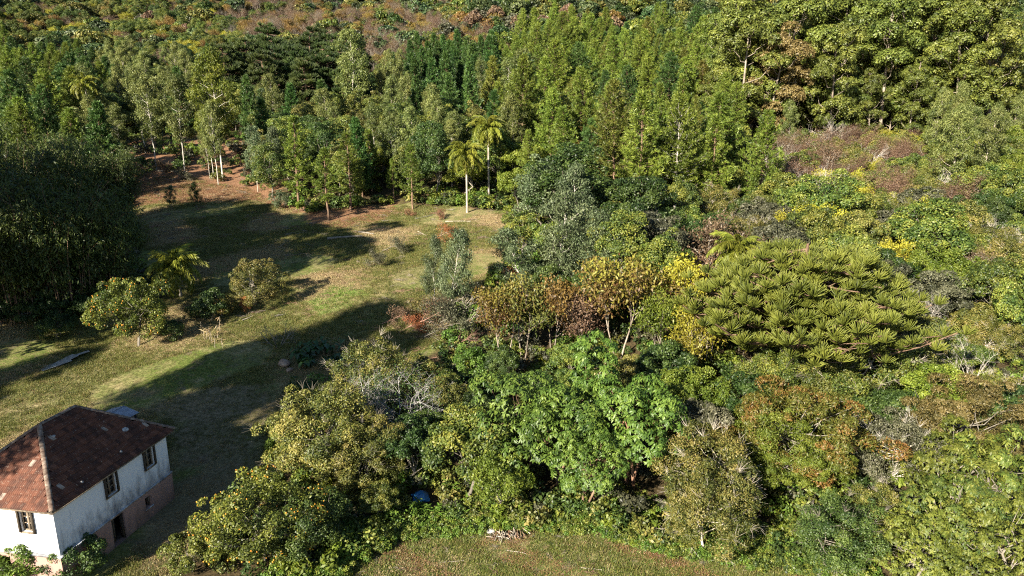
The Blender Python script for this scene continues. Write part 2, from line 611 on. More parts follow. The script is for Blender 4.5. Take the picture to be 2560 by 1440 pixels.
def araucaria(seed, H=11.0, R=7.2, layers=((.62, .96), (.74, 1.0), (.86, .86), (.95, .55)), nbr=13, cords=64, CL=1.0, cr=.05, dome=1.0, zj=.35, fine=False):
    r = np.random.default_rng(seed)
    g, w = G(), G()
    tube(w, [(0, 0, -.4), (.05, 0, H * .35), (0, .05, H * .7), (0, 0, H * .97)], [.36, .3, .24, .08], 7)
    for li, (fz, fr) in enumerate(layers):
        for b in range(nbr):
            a = (b + .5 * (li % 2)) * 6.283 / nbr + r.uniform(-.26, .26)
            l = R * fr * r.uniform(.68, 1.1)
            hd = np.array([math.cos(a), math.sin(a), 0])
            z0 = H * fz - .6 + r.uniform(-zj, zj)
            lift = dome * (H * (1.0 - .30 * fr ** 2) - z0 - .7)
            s = np.linspace(0, 1, 6)[:, None]
            path = np.array([0, 0, z0]) + hd * l * s + UP * (-.45 * np.sin(s * math.pi) * (l / 7) + lift * s ** 2.0)
            tube(w, path, np.linspace(.085, .04, 6), 4)
            ends = [(1.0, 0.0)]
            if l > 2.5:
                ends += [(.78, .5), (.8, -.5)]
            if l > 5.0:
                ends += [(.6, .45), (.58, -.45), (.42, 0.3), (.9, .25), (.9, -.28), (.7, 0), (.45, -.3)]
            if fine:
                ends += [(r.uniform(.35, 1.02), r.uniform(-.55, .55)) for _ in range(5)]
            for (u, sd) in ends:
                p = np.array([0, 0, z0]) + hd * l * u + UP * (-.45 * math.sin(u * math.pi) * (l / 7) + lift * u ** 2)
                sv = np.cross(hd, UP) * sd * (1.3 + .12 * l)
                q = p + sv + UP * r.uniform(-.25, .45) + r.normal(size=3) * .22
                if sd:
                    tube(w, limb_path(r, p - hd * .8, q, .04, 3), np.linspace(.05, .03, 3), 3)
                k = int(cords * r.uniform(.8, 1.15))
                ax = unit(hd * .42 + UP * .8 + sv * .25)
                d = unit(ax[None] * .62 + r.normal(size=(k, 3)) * .6)
                d[:, 2] = np.abs(d[:, 2]) * .85 + .05
                ln = CL * r.uniform(.75, 1.15, k)
                e1 = unit(np.cross(d, r.normal(size=(k, 3))))
                e2 = np.cross(d, e1)
                tc = r.uniform(.3, .7)
                rings = []
                for si, (ss, rr) in enumerate(((.1, .7), (.6, 1.0), (1.0, .55))):
                    cc = q[None] + d * (ln * ss)[:, None] * np.array([1, 1, .8]) + UP[None] * (ln * .32 * ss ** 2)[:, None]
                    for th in (0, 2.094, 4.189):
                        rings.append(cc + (e1 * math.cos(th) + e2 * math.sin(th)) * cr * rr)
                V = np.stack(rings, 1)
                base = (np.arange(k) * 9)[:, None]
                F = []
                for si in range(2):
                    for th in range(3):
                        t2 = (th + 1) % 3
                        F.append(base + np.array([[si * 3 + th, si * 3 + t2, si * 3 + 3 + t2, si * 3 + 3 + th]]))
                tt = np.clip(tc + r.normal(size=k) * .12, 0, 1)
                tv = np.repeat(tt, 9) + np.tile(np.repeat([-.2, 0, .25], 3), k)
                g.add(V.reshape(-1, 3), np.concatenate(F), np.clip(tv, 0, 1))
    return g.mesh('crown'), w.mesh('trunk', smooth=True)


def skeleton(seed, H=8.0, spread=.62, nl=(7, 5, 4, 3), trunk=.10, upward=.35, base=.3, sides=(6, 5, 4, 3, 3), ratio=.56, stems=1, lean=.15):
    """bare branching; returns the wood geometry and the twig tips"""
    r = np.random.default_rng(seed)
    w = G()
    tips = []

    def grow(p, d, ln, rad, lev):
        n = 5 if lev < 2 else 4
        pts = [p]
        dd = d.copy()
        for i in range(n - 1):
            dd = unit(dd + r.normal(size=3) * (.10 + .05 * lev) + UP * upward * .12)
            pts.append(pts[-1] + dd * ln / (n - 1))
        pts = np.array(pts)
        tube(w, pts, np.linspace(rad, rad * (.45 if lev < 4 else .3), n), sides[min(lev, 4)])
        if lev >= len(nl):
            tips.append((pts[-1], dd))
            return
        k = nl[lev]
        for i in range(k):
            f = (base if lev == 0 else .3) + (1 - (base if lev == 0 else .3)) * (i + r.uniform(.2, .9)) / k
            j = f * (n - 1)
            i0 = min(int(j), n - 2)
            q = pts[i0] + (pts[i0 + 1] - pts[i0]) * (j - i0)
            ax = unit(np.cross(dd, r.normal(size=3)))
            nd = unit(dd * (1 - spread) + ax * spread + UP * upward * .3)
            grow(q, nd, ln * ratio * r.uniform(.7, 1.2) * (1.15 - .35 * f), rad * .5 * (1.2 - .5 * f), lev + 1)
        tips.append((pts[-1], dd))

    for s in range(stems):
        a = s * 6.283 / stems + r.uniform(0, 1)
        d0 = unit(np.array([math.cos(a) * lean, math.sin(a) * lean, 1]))
        grow(np.array([math.cos(a) * .15, math.sin(a) * .15, -.3]) * (1 if stems > 1 else np.array([0, 0, 1])), d0, H * .62, trunk, 0)
    return w, tips, r


def bare_tree(seed, leaf=None, per=0, L=.12, W=.06, rc=.35, **kw):
    w, tips, r = skeleton(seed, **kw)
    g = G()
    if per:
        for p, d in tips:
            if r.random() < (leaf or 1):
                k = per
                P = p + r.normal(size=(k, 3)) * rc
                N = unit(r.normal(size=(k, 3)) + UP * .6)
                D = unit(np.cross(N, r.normal(size=(k, 3))))
                t = np.clip(r.uniform(.2, .8) + r.normal(size=k) * .2, 0, 1)
                leaves(g, P, D, N, L * r.uniform(.7, 1.3, k), W, t)
    return (g.mesh('crown') if per else None), w.mesh('trunk', smooth=True)


def autumn_tree(seed, H=7.5, R=2.4, low=.3, dens=1.0, L=.26, W=.12, top_tint=True):
    """open crown of hanging compound leaves on thin pale stems, yellow above and rusty below"""
    w, tips, r = skeleton(seed, H=H * 1.02, nl=(6, 4, 3), trunk=.065, base=.4, spread=.5, upward=.6, stems=2, lean=.22)
    g = G()
    for p, d in tips:
        if p[2] < H * low or r.random() > .85:
            continue
        k = int(21 * dens)
        P = p + r.normal(size=(k, 3)) * np.array([.38, .38, .3])
        D = unit(r.normal(size=(k, 3)) * .6 - UP * .55)
        N = unit(r.normal(size=(k, 3)) * .7 + UP * .6)
        f = (p[2] / H - low) / (1 - low)
        t = np.clip(f * .75 + .08 + r.normal(size=k) * .16 + r.normal() * .14, 0, 1)  # the leaves' own colour changes from crown base to top
        leaves(g, P, D, N, L * r.uniform(.7, 1.3, k), W, t)
    return g.mesh('crown'), w.mesh('trunk', smooth=True)


def lush_tree(seed, R=3.2, H=7.5, Rz=3.0, ros=900, L=.29, W=.115, lo=-.5, amp=.2, stems=3, trunk=.12, nlob=17, lrs=(.3, .46)):
    r = np.random.default_rng(seed)
    g, w = G(), G()
    cen = np.array([0, 0, H - Rz])
    ld = fib_dirs(r, nlob, lo)
    lk = r.uniform(.6, .85, nlob)
    LC = cen + ld * lk[:, None] * np.array([R, R, Rz])
    lr = r.uniform(*lrs, nlob) * R
    for i in range(ros):
        j = r.integers(nlob)
        d = unit(r.normal(size=3) + ld[j] * .7 + UP * .35)
        p = LC[j] + d * lr[j] * r.uniform(.75, 1.03) * np.array([1, 1, .85])
        k = r.integers(8, 13)
        a = np.arange(k) * 6.283 / k + r.uniform(0, 6)
        ax = unit(d * .7 + UP * .8)
        e1 = unit(np.cross(ax, np.array([.3, .9, .1])))
        e2 = np.cross(ax, e1)
        D = np.cos(a)[:, None] * e1 + np.sin(a)[:, None] * e2 + ax * r.uniform(-.35, .35, k)[:, None] - UP * .25
        t = np.clip(r.uniform(.2, .75) + r.normal(size=k) * .12, 0, 1)
        leaves(g, np.repeat(p[None], k, 0) + r.normal(size=(k, 3)) * .05, D, np.repeat(ax[None], k, 0), L * r.uniform(.7, 1.2, k), W, t, bend=.3, two=True)
    for s in range(stems):
        a = s * 6.283 / max(stems, 1) + r.uniform(0, 1)
        b0 = np.array([math.cos(a), math.sin(a), 0]) * .3
        top = cen + b0 * 2
        tr = limb_path(r, b0 - UP * .3, top, 0, 5)
        tube(w, tr, np.linspace(trunk, trunk * .6, 5), 6)
        for c in LC[r.permutation(nlob)[:6]]:
            tube(w, limb_path(r, tr[r.integers(2, 5)], c, .05, 4), np.linspace(trunk * .4, trunk * .1, 4), 4)
    return g.mesh('crown'), w.mesh('trunk', smooth=True)


def bamboo_clump(seed, H=14.0, R=4.5, nc=70):
    r = np.random.default_rng(seed)
    g, w = G(), G()
    for i in range(nc):
        a = r.uniform(0, 6.283)
        rr = R * .45 * math.sqrt(r.uniform(0, 1))
        hd = np.array([math.cos(a + r.normal() * .5), math.sin(a + r.normal() * .5), 0])
        h = H * r.uniform(.55, 1.02)
        out = R * r.uniform(.2, .8)
        s = np.linspace(0, 1, 7)[:, None]
        p0 = np.array([math.cos(a) * rr, math.sin(a) * rr, -.2])
        path = p0 + hd * out * s ** 2.4 + UP * h * (s - .16 * s ** 3.5)
        tube(w, path, np.linspace(.05, .012, 7), 4)
        for q in range(26):
            u = .28 + .74 * r.random()
            p = p0 + hd * out * u ** 2.4 + UP * h * (u - .16 * u ** 3.5) + r.normal(size=3) * np.array([.5, .5, .3])
            k = 13
            dd = unit(hd * .4 + r.normal(size=3) * .6 - UP * .2)
            P = p + dd * r.uniform(0, .9, k)[:, None] + r.normal(size=(k, 3)) * .14
            D = unit(dd * .5 + r.normal(size=(k, 3)) * .5 - UP * .5)
            N = unit(UP * .7 + r.normal(size=(k, 3)) * .5)
            t = np.clip(r.uniform(.2, .8) + r.normal(size=k) * .15, 0, 1)
            leaves(g, P, D, N, .4 * r.uniform(.6, 1.2, k), .09, t)
    return g.mesh('crown'), w.mesh('trunk', smooth=True)


def frond_mesh(seed, ln=2.6, npair=34, wid=.62):
    r = np.random.default_rng(seed)
    g = G()
    s = np.linspace(0, 1, 9)
    path = np.stack([ln * .80 * np.sin(s * 1.35) / math.sin(1.35), 0 * s, ln * (.42 * s - .78 * s ** 2.3)], 1)
    tube(g, path, np.linspace(.035, .008, 9), 4, t=.7)
    for k in range(npair):
        u = .12 + .88 * (k + .5) / npair
        p = np.array([np.interp(u, s, path[:, i]) for i in range(3)])
        tn = unit(np.array([np.interp(min(1, u + .05), s, path[:, i]) for i in range(3)]) - np.array([np.interp(u - .05, s, path[:, i]) for i in range(3)]))
        l = wid * (.5 + .9 * math.sin(math.pi * min(1, u * .85 + .1))) * .8
        for sd in (-1, 1):
            m = 2
            D = unit(tn * .55 + np.array([0, sd * .8, 0]) + np.array([0, 0, -.35]) + r.normal(size=(m, 3)) * .22)
            N = unit(np.array([[0, 0, 1.0]] * m) + r.normal(size=(m, 3)) * .3)
            leaves(g, np.repeat(p[None], m, 0), D - UP * .25, N, l * r.uniform(.8, 1.15, m), .085, np.clip(r.uniform(.2, .9, m), 0, 1), bend=.35)
    return g.mesh('frond')


# ------------------------------------------------------------------ prototypes
K = {}
K['pine'] = [pine(101), pine(102, H=15.5, R=3.9), pine(103, H=13, R=3.3), pine(104, H=16, R=4.0, base=.35)]
K['young_pine'] = [pine(111, H=12.5, R=2.3, base=.2, per=5, sparse=.8, tuft=.5, W=.08), pine(112, H=11.5, R=2.1, base=.28, per=5, sparse=.75, tuft=.5, W=.08)]
K['grove'] = [grove_tree(s, H=28 + s % 3, R=5.6 + .4 * (s % 3)) for s in (201, 202, 203, 204, 205)]
K['slender'] = [slender_tree(s) for s in (301, 302, 303, 304)]
K['high'] = [slender_tree(s, H=30, R=4.2, base=.52, n=52, rcs=(1.0, 1.7), L=.45, W=.2, dens=230, tr0=.3) for s in (331, 332)]
K['young_euc'] = [slender_tree(s, H=9.5, R=1.5, base=.2, n=30, rcs=(.45, .8), L=.26, W=.08, tr0=.07, dens=420) for s in (311, 312)]
K['wispy'] = [slender_tree(s, H=8.5, R=2.0, base=.25, n=34, rcs=(.45, .85), L=.24, W=.075, tr0=.07, dens=380, lean=.9) for s in (321, 322)]
K['broad'] = [broadleaf(s) for s in (401, 402, 403, 404, 405)]
K['broad_wide'] = [broadleaf(s, R=4.6, H=8.6, Rz=2.6, n=64, rc=1.0, nl=235, amp=.2) for s in (411, 412, 413)]
K['broad_tall'] = [broadleaf(s, R=3.3, H=11.5, Rz=4.6, n=60, rc=1.05, nl=230, amp=.18, lo=-.7) for s in (421, 422, 423)]
K['bush'] = [broadleaf(s, R=1.9, H=3.2, Rz=1.5, n=26, rc=.6, nl=190, L=.17, W=.09, trunk=.07, lo=-.6, stems=2) for s in (431, 432, 433)]
K['dense'] = [broadleaf(s, R=4.0, H=7.8, Rz=3.7, n=90, rc=.75, nl=330, L=.15, W=.075, lo=-.75, amp=.14, twigs=50) for s in (441, 442)]
K['twiggy'] = [broadleaf(s, R=3.6, H=6.6, Rz=2.8, n=70, rc=.75, nl=270, L=.15, W=.07, lo=-.6, amp=.2, droop=.1, twigs=70, trunk=.11) for s in (451, 452, 453)]
K['feather'] = [broadleaf(s, R=4.2, H=7.6, Rz=3.0, n=70, rc=.9, nl=420, L=.2, W=.06, lo=-.5, amp=.22, flat=.5, droop=.35) for s in (461, 462)]
K['citrus'] = [broadleaf(s, R=2.7, H=4.9, Rz=2.3, n=60, rc=.62, nl=230, L=.14, W=.075, lo=-.7, trunk=.11, amp=.16) for s in (471, 472)]
K['lush'] = [lush_tree(s) for s in (501, 502, 503)]
K['gloss'] = [lush_tree(s, ros=1000, L=.22, W=.095, amp=.3, nlob=28, lrs=(.2, .34), lo=-.85, Rz=3.4) for s in (521, 522)]
K['lush_spire'] = [lush_tree(511, R=1.5, H=8.2, Rz=2.6, ros=330, lo=-.8, stems=1)]
K['araucaria'] = [araucaria(601, H=11.4, R=7.6, layers=((.48, 1.06), (.6, 1.0), (.72, .92), (.84, .76), (.94, .5)), nbr=13, cords=46, CL=.66, cr=.03, zj=.7, fine=True)]
K['araucaria_dark'] = [araucaria(s, H=17, R=4.6, layers=((.34, .7), (.45, .95), (.56, 1.0), (.67, .92), (.78, .78), (.88, .58), (.96, .34)), nbr=8, cords=46, CL=1.15, cr=.075, dome=.1, zj=1.0) for s in (611, 612, 613)]
K['young_araucaria'] = [pine(s, H=15, R=3.2, base=.1, tuft=.62, nb=13, per=6, W=.13) for s in (621, 622)]
K['autumn'] = [autumn_tree(s) for s in (701, 702, 703, 704)]
K['autumn_low'] = [autumn_tree(s, H=5.2, low=.3, dens=1.1) for s in (711, 712)]
K['bare'] = [bare_tree(s, H=8.5, stems=3, lean=.3, trunk=.055, upward=.6, nl=(6, 5, 4)) for s in (801, 802, 803)]
K['sapling'] = [bare_tree(s, H=8.5, trunk=.06, spread=.5, upward=.5) for s in (841, 842, 843)]
K['bare_bush'] = [bare_tree(s, H=3.6, stems=4, lean=.7, trunk=.05, nl=(5, 5, 4)) for s in (811, 812)]
K['red_twig'] = [bare_tree(s, leaf=.8, per=6, L=.16, W=.08, rc=.3, H=8.5, stems=2, lean=.3, trunk=.06, upward=.55) for s in (821, 822, 823)]
K['lichen'] = [bare_tree(831, H=6.6, stems=6, lean=.6, trunk=.09, nl=(6, 5, 4, 3), leaf=.25, per=5, L=.14, W=.07)]
K['bamboo'] = [bamboo_clump(s) for s in (901, 902)]
FRONDS = [frond_mesh(s) for s in (951, 952, 953)]

for pr in K.values():
    for (c, t) in pr:
        for m in (c, t):
            if m is not None and not m.materials:
                m.materials.append(MATS['green'])

# height of each prototype, and the crown radius used for spacing
KH = dict(high=30, pine=14.5, young_pine=12, grove=28, slender=18, young_euc=9.5, wispy=8.5, broad=8, broad_wide=8.6, broad_tall=11.5, bush=3.2, dense=7.8, twiggy=6.6, feather=7.6, citrus=4.9, lush=7.5, gloss=7.5, lush_spire=8.2, araucaria=11, araucaria_dark=17, young_araucaria=15, autumn=7.5, autumn_low=5.2, bare=8.5, sapling=8.5, bare_bush=3.6, red_twig=8.5, lichen=6, bamboo=13.5)
KR = dict(high=4, pine=3.0, young_pine=1.8, grove=3.5, slender=2.4, young_euc=1.5, wispy=2, broad=3.4, broad_wide=4.4, broad_tall=3.1, bush=1.8, dense=3.9, twiggy=3.4, feather=4, citrus=2.6, lush=3.1, gloss=3.1, lush_spire=1.5, araucaria=7, araucaria_dark=4.4, young_araucaria=3, autumn=2.3, autumn_low=1.8, bare=2.8, sapling=2.8, bare_bush=1.6, red_twig=2.8, lichen=3, bamboo=4.2)
NAMES = dict(high='eucalyptus_tree', pine='pine_tree', young_pine='pine_tree', grove='eucalyptus_tree', slender='eucalyptus_tree', young_euc='eucalyptus_tree', wispy='eucalyptus_tree', broad='broadleaf_tree', broad_wide='spreading_tree', broad_tall='tall_leafy_tree', bush='shrub', dense='broadleaf_tree', twiggy='thicket_tree', feather='feathery_tree', citrus='citrus_tree', lush='glossy_leaf_tree', gloss='glossy_leaf_tree', lush_spire='glossy_leaf_tree', araucaria='araucaria_tree', araucaria_dark='araucaria_tree', young_araucaria='araucaria_tree', autumn='autumn_tree', autumn_low='autumn_tree', bare='bare_tree', sapling='bare_tree', bare_bush='bare_shrub', red_twig='twiggy_tree', lichen='dead_tree', bamboo='bamboo_clump')
PLACED = []      # x, y, r, object, u, v of its crown
idx = {k: 0 for k in K}


def plant(kind, p, label, leaf='green', bark='bark_grey', scale=1.0, rz=None, var=None, group=None, cat=None, tilt=None, sxy=1.0):
    c, t = K[kind][(idx[kind] if var is None else var) % len(K[kind])]
    idx[kind] += 1
    o = thing(NAMES[kind], label, cat or ('shrub' if kind in ('bush', 'bare_bush') else 'bamboo' if kind == 'bamboo' else 'tree'), p, random.uniform(0, 6.28) if rz is None else rz, group, scale)
    o.scale = (scale * sxy, scale * sxy, scale)
    if tilt:
        o.rotation_euler = (tilt[0], tilt[1], o.rotation_euler.z)
    link('trunk', t, o, bark)
    if c is not None:
        link('crown', c, o, leaf)
    z = p[2] + KH[kind] * scale * .75
    u, v = project(p[0], p[1], z)
    PLACED.append((p[0], p[1], KR[kind] * scale * sxy, o, u, v))
    return o


def by_base(u, v):
    return hit(u, v)


def by_top(u, v, h):
    return hit(u, v, h)
# ------------------------------------------------------------------ ground
def ground_poly(px):
    return [tuple(hit(u, v)[:2]) for u, v in px]


CLEAR_PX = [(300, 455), (470, 440), (620, 470), (760, 535), (900, 520), (1010, 515), (1180, 520), (1340, 545), (1330, 620), (1220, 700), (1160, 830), (1050, 900), (870, 960), (720, 985), (665, 1190), (560, 1290), (470, 1380), (430, 1500), (-250, 1500), (-300, 800), (100, 790), (380, 770), (330, 600)]
FRONT_PX = [(820, 1540), (880, 1410), (1010, 1340), (1270, 1310), (1500, 1325), (1680, 1385), (2050, 1430), (2150, 1540)]
CLEAR = ground_poly(CLEAR_PX)
FRONT = ground_poly(FRONT_PX)
SOIL = ground_poly([(250, 450), (280, 350), (600, 345), (640, 440), (770, 520), (1010, 505), (960, 550), (840, 575), (640, 500), (310, 520)])
LAWN = ground_poly([(770, 760), (830, 715), (900, 725), (880, 770), (800, 790)])
YARD = ground_poly([(300, 1000), (700, 960), (650, 1180), (430, 1400), (330, 1350), (430, 1200), (440, 1060)])


def poly_mask(X, Y, poly):
    c = np.zeros(X.shape, bool)
    n = len(poly)
    j = n - 1
    for i in range(n):
        xi, yi = poly[i]
        xj, yj = poly[j]
        with np.errstate(divide='ignore', invalid='ignore'):
            k = ((yi > Y) != (yj > Y)) & (X < (xj - xi) * (Y - yi) / (yj - yi + 1e-12) + xi)
        c ^= k
        j = i
    return c


gy = np.concatenate([np.arange(-40, 24, 4.0), np.arange(24, 135, 1.0), np.arange(135, 300, 2.5), np.arange(300, 760, 8.0)])
gxs = np.concatenate([-np.geomspace(70, 620, 40)[::-1], np.arange(-69, 70, 1.0), np.geomspace(70, 620, 40)])
GX, GY = np.meshgrid(gxs, gy)
GZ = terrain(GX, GY)
nx, ny = len(gxs), len(gy)
g = G()
ii = (np.arange(ny - 1)[:, None] * nx + np.arange(nx - 1)[None]).ravel()
g.add(np.stack([GX, GY, GZ], -1).reshape(-1, 3), np.stack([ii, ii + 1, ii + nx + 1, ii + nx], 1), 0.5)
gm = g.mesh('ground', smooth=True)
wig = lambda a, b: a + .9 * np.sin(b * .9) + .5 * np.sin(b * 2.3 + 1)
WX, WY = wig(GX, GY), wig(GY, GX)
for nm, val in (('open', poly_mask(WX, WY, CLEAR) | poly_mask(WX, WY, FRONT) | poly_mask(WX, WY, SOIL)), ('soil', poly_mask(WX, WY, SOIL)), ('lawn', poly_mask(WX, WY, LAWN)), ('yard', poly_mask(WX, WY, YARD))):
    a = gm.attributes.new(nm, 'FLOAT', 'POINT')
    a.data.foreach_set('value', val.astype(np.float32).ravel())


def ground_mat():
    m = bpy.data.materials.new('ground')
    nt, out = nodes_of(m)
    N, Lk = nt.nodes, nt.links
    tc = N.new('ShaderNodeTexCoord')

    def noise(scale, detail=6, rough=.6, st=None):
        z = N.new('ShaderNodeTexNoise')
        z.inputs['Scale'].default_value = scale
        z.inputs['Detail'].default_value = detail
        z.inputs['Roughness'].default_value = rough
        Lk.new(tc.outputs['Object'], z.inputs['Vector'])
        return z.outputs['Fac']

    def attr(n):
        a = N.new('ShaderNodeAttribute')
        a.attribute_name = n
        return a.outputs['Fac']

    def mix(f, a, b):
        x = N.new('ShaderNodeMix')
        x.data_type = 'RGBA'
        Lk.new(f, x.inputs[0])
        Lk.new(a, x.inputs[6])
        Lk.new(b, x.inputs[7])
        return x.outputs[2]

    fine, mid, big = noise(5.5, 8, .7), noise(.9, 6), noise(.16, 4)
    straw = ramp(nt, fine, [(.13, .10, .05), (.25, .205, .10), (.40, .34, .19)], [.3, .5, .72])
    green = ramp(nt, fine, [(.04, .06, .012), (.09, .12, .025), (.17, .19, .05)], [.3, .5, .72])
    soil = ramp(nt, fine, [(.08, .04, .022), (.19, .10, .055), (.36, .24, .14)], [.3, .5, .72])
    leafl = ramp(nt, fine, [(.022, .018, .01), (.06, .045, .022), (.13, .09, .045)], [.3, .5, .72])
    dirt = ramp(nt, fine, [(.07, .05, .03), (.15, .115, .075), (.26, .20, .14)], [.3, .5, .72])
    lawn = ramp(nt, fine, [(.06, .11, .015), (.11, .19, .025), (.18, .27, .05)], [.3, .5, .72])
    sg = N.new('ShaderNodeMapRange')
    sg.inputs['From Min'].default_value = .38
    sg.inputs['From Max'].default_value = .56
    ad = N.new('ShaderNodeMath')
    ad.operation = 'ADD'
    hf = N.new('ShaderNodeMath')
    hf.operation = 'MULTIPLY'
    hf.inputs[1].default_value = .5
    Lk.new(mid, ad.inputs[0])
    Lk.new(big, ad.inputs[1])
    Lk.new(ad.outputs[0], hf.inputs[0])
    Lk.new(hf.outputs[0], sg.inputs['Value'])
    col = mix(sg.outputs[0], straw, green)
    sp = N.new('ShaderNodeMapRange')
    sp.inputs['From Min'].default_value = .55
    sp.inputs['From Max'].default_value = .68
    sp.inputs['To Max'].default_value = .75
    Lk.new(mid, sp.inputs['Value'])
    col = mix(sp.outputs[0], col, dirt)
    col = mix(attr('soil'), col, soil)
    ym = N.new('ShaderNodeMath')
    ym.operation = 'MULTIPLY'
    ym.inputs[1].default_value = .7
    Lk.new(attr('yard'), ym.inputs[0])
    col = mix(ym.outputs[0], col, dirt)
    lm = N.new('ShaderNodeMath')
    lm.operation = 'MULTIPLY'
    Lk.new(attr('lawn'), lm.inputs[0])
    Lk.new(mid, lm.inputs[1])
    col = mix(lm.outputs[0], col, lawn)
    col = mix(attr('open'), leafl, col)
    pb = N.new('ShaderNodeBsdfPrincipled')
    pb.inputs['Roughness'].default_value = .95
    pb.inputs['Specular IOR Level'].default_value = .1
    bp = N.new('ShaderNodeBump')
    bp.inputs['Strength'].default_value = .8
    bp.inputs['Distance'].default_value = .12
    Lk.new(fine, bp.inputs['Height'])
    Lk.new(bp.outputs[0], pb.inputs['Normal'])
    Lk.new(col, pb.inputs['Base Color'])
    Lk.new(pb.outputs[0], out.inputs['Surface'])
    return m


gm.materials.append(ground_mat())
tag(link('ground', gm), kind='structure')

# ------------------------------------------------------------------ the farmhouse
HX = np.array([math.sin(.166), math.cos(.166), 0])     # along the long wall, away from the camera
HB = np.array([-math.cos(.166), math.sin(.166), 0])    # across, to the left
EAVE_C = ray(130, 1281) * 32.29
HL, HW, HH = 9.03, 6.65, 2.63
EZ = float(EAVE_C[2])
house = thing('farmhouse', 'old white two storey farmhouse with red clay tile hip roof and pink base', 'house', (EAVE_C[0], EAVE_C[1], -22.55))
house.rotation_euler = (0, 0, math.pi / 2 - .166)
# local frame: x along the long wall, y across to the left, z up from the ground
GZ0 = -22.55
EH = EZ - GZ0           # eave height
OV = .35                # overhang
BH = EH - 2.69          # top of the pink base


def stucco(name, base, dirt, low, high, gam=1.0):
    m = bpy.data.materials.new(name)
    nt, out = nodes_of(m)
    N, Lk = nt.nodes, nt.links
    tc = N.new('ShaderNodeTexCoord')
    mp = N.new('ShaderNodeMapping')
    mp.inputs['Scale'].default_value = (1, 1, .35)
    Lk.new(tc.outputs['Object'], mp.inputs[0])
    z = N.new('ShaderNodeTexNoise')
    z.inputs['Scale'].default_value = 2.2
    z.inputs['Detail'].default_value = 8
    z.inputs['Roughness'].default_value = .68
    Lk.new(mp.outputs[0], z.inputs['Vector'])
    sx = N.new('ShaderNodeSeparateXYZ')
    Lk.new(tc.outputs['Object'], sx.inputs[0])
    mr = N.new('ShaderNodeMapRange')         # grime has crept up from the foot of the wall
    mr.inputs['From Min'].default_value = low
    mr.inputs['From Max'].default_value = high
    mr.inputs['To Min'].default_value = .2
    mr.inputs['To Max'].default_value = -.12
    Lk.new(sx.outputs['Z'], mr.inputs['Value'])
    ad = N.new('ShaderNodeMath')
    ad.operation = 'ADD'
    Lk.new(z.outputs['Fac'], ad.inputs[0])
    Lk.new(mr.outputs[0], ad.inputs[1])
    col = ramp(nt, ad.outputs[0], [base, base, tuple((a + b) / 2 for a, b in zip(base, dirt)), dirt], [0, .46, .62, .8])
    pb = N.new('ShaderNodeBsdfPrincipled')
    pb.inputs['Roughness'].default_value = .9
    pb.inputs['Specular IOR Level'].default_value = .15
    bp = N.new('ShaderNodeBump')
    bp.inputs['Strength'].default_value = .25
    bp.inputs['Distance'].default_value = .03
    Lk.new(z.outputs['Fac'], bp.inputs['Height'])
    Lk.new(bp.outputs[0], pb.inputs['Normal'])
    Lk.new(col, pb.inputs['Base Color'])
    Lk.new(pb.outputs[0], out.inputs['Surface'])
    MATS[name] = m
    return m


stucco('white_stucco', (.70, .71, .73), (.17, .17, .18), BH, BH + 1.6)
stucco('pink_stucco', (.33, .21, .175), (.16, .11, .09), 0, 1.6)
rough_mat('old_wood', [(.09, .065, .045), (.2, .155, .11), (.33, .27, .2)], 6, stretch=(1, 1, .2))
rough_mat('dark_wood', [(.025, .02, .016), (.06, .048, .036), (.11, .085, .06)], 6, stretch=(1, 1, .2))
rough_mat('inside', [(.02, .017, .015), (.035, .03, .026)], 2, bump=0)
gl = bpy.data.materials.new('glass')
nt, out = nodes_of(gl)
pb = nt.nodes.new('ShaderNodeBsdfPrincipled')
pb.inputs['Base Color'].default_value = (.02, .022, .025, 1)
pb.inputs['Roughness'].default_value = .12
pb.inputs['Specular IOR Level'].default_value = .5
nt.links.new(pb.outputs[0], out.inputs['Surface'])
MATS['glass'] = gl


def wall_mesh(L, z0, z1, th, openings):
    """wall in its own x (along) / y (0 outside .. th inside) / z frame with real openings"""
    g = G()
    xs = sorted({0, L, *[o[0] for o in openings], *[o[1] for o in openings]})
    zs = sorted({z0, z1, *[o[2] for o in openings], *[o[3] for o in openings]})

    def is_open(xa, za):
        return any(o[0] <= xa < o[1] and o[2] <= za < o[3] for o in openings)
    for i in range(len(xs) - 1):
        for j in range(len(zs) - 1):
            if is_open(xs[i], zs[j]):
                continue
            a, b, c, d = xs[i], xs[i + 1], zs[j], zs[j + 1]
            g.add([(a, 0, c), (b, 0, c), (b, 0, d), (a, 0, d)], [(0, 1, 2, 3)])
            g.add([(a, th, c), (a, th, d), (b, th, d), (b, th, c)], [(0, 1, 2, 3)])
    for (a, b, c, d) in openings:
        g.add([(a, 0, c), (a, th, c), (a, th, d), (a, 0, d)], [(3, 2, 1, 0)])
        g.add([(b, 0, c), (b, th, c), (b, th, d), (b, 0, d)], [(0, 1, 2, 3)])
        g.add([(a, 0, c), (b, 0, c), (b, th, c), (a, th, c)], [(0, 1, 2, 3)])
        g.add([(a, 0, d), (a, th, d), (b, th, d), (b, 0, d)], [(0, 1, 2, 3)])
    return g


def part(name, g, mat, parent, M=None, label=None):
    o = link(name, g.mesh(name, MATS[mat]), parent)
    if M is not None:
        o.matrix_local = M
    if label:
        o['label'] = label
    return o


WL, WW = HL - 2 * OV, HW - 2 * OV
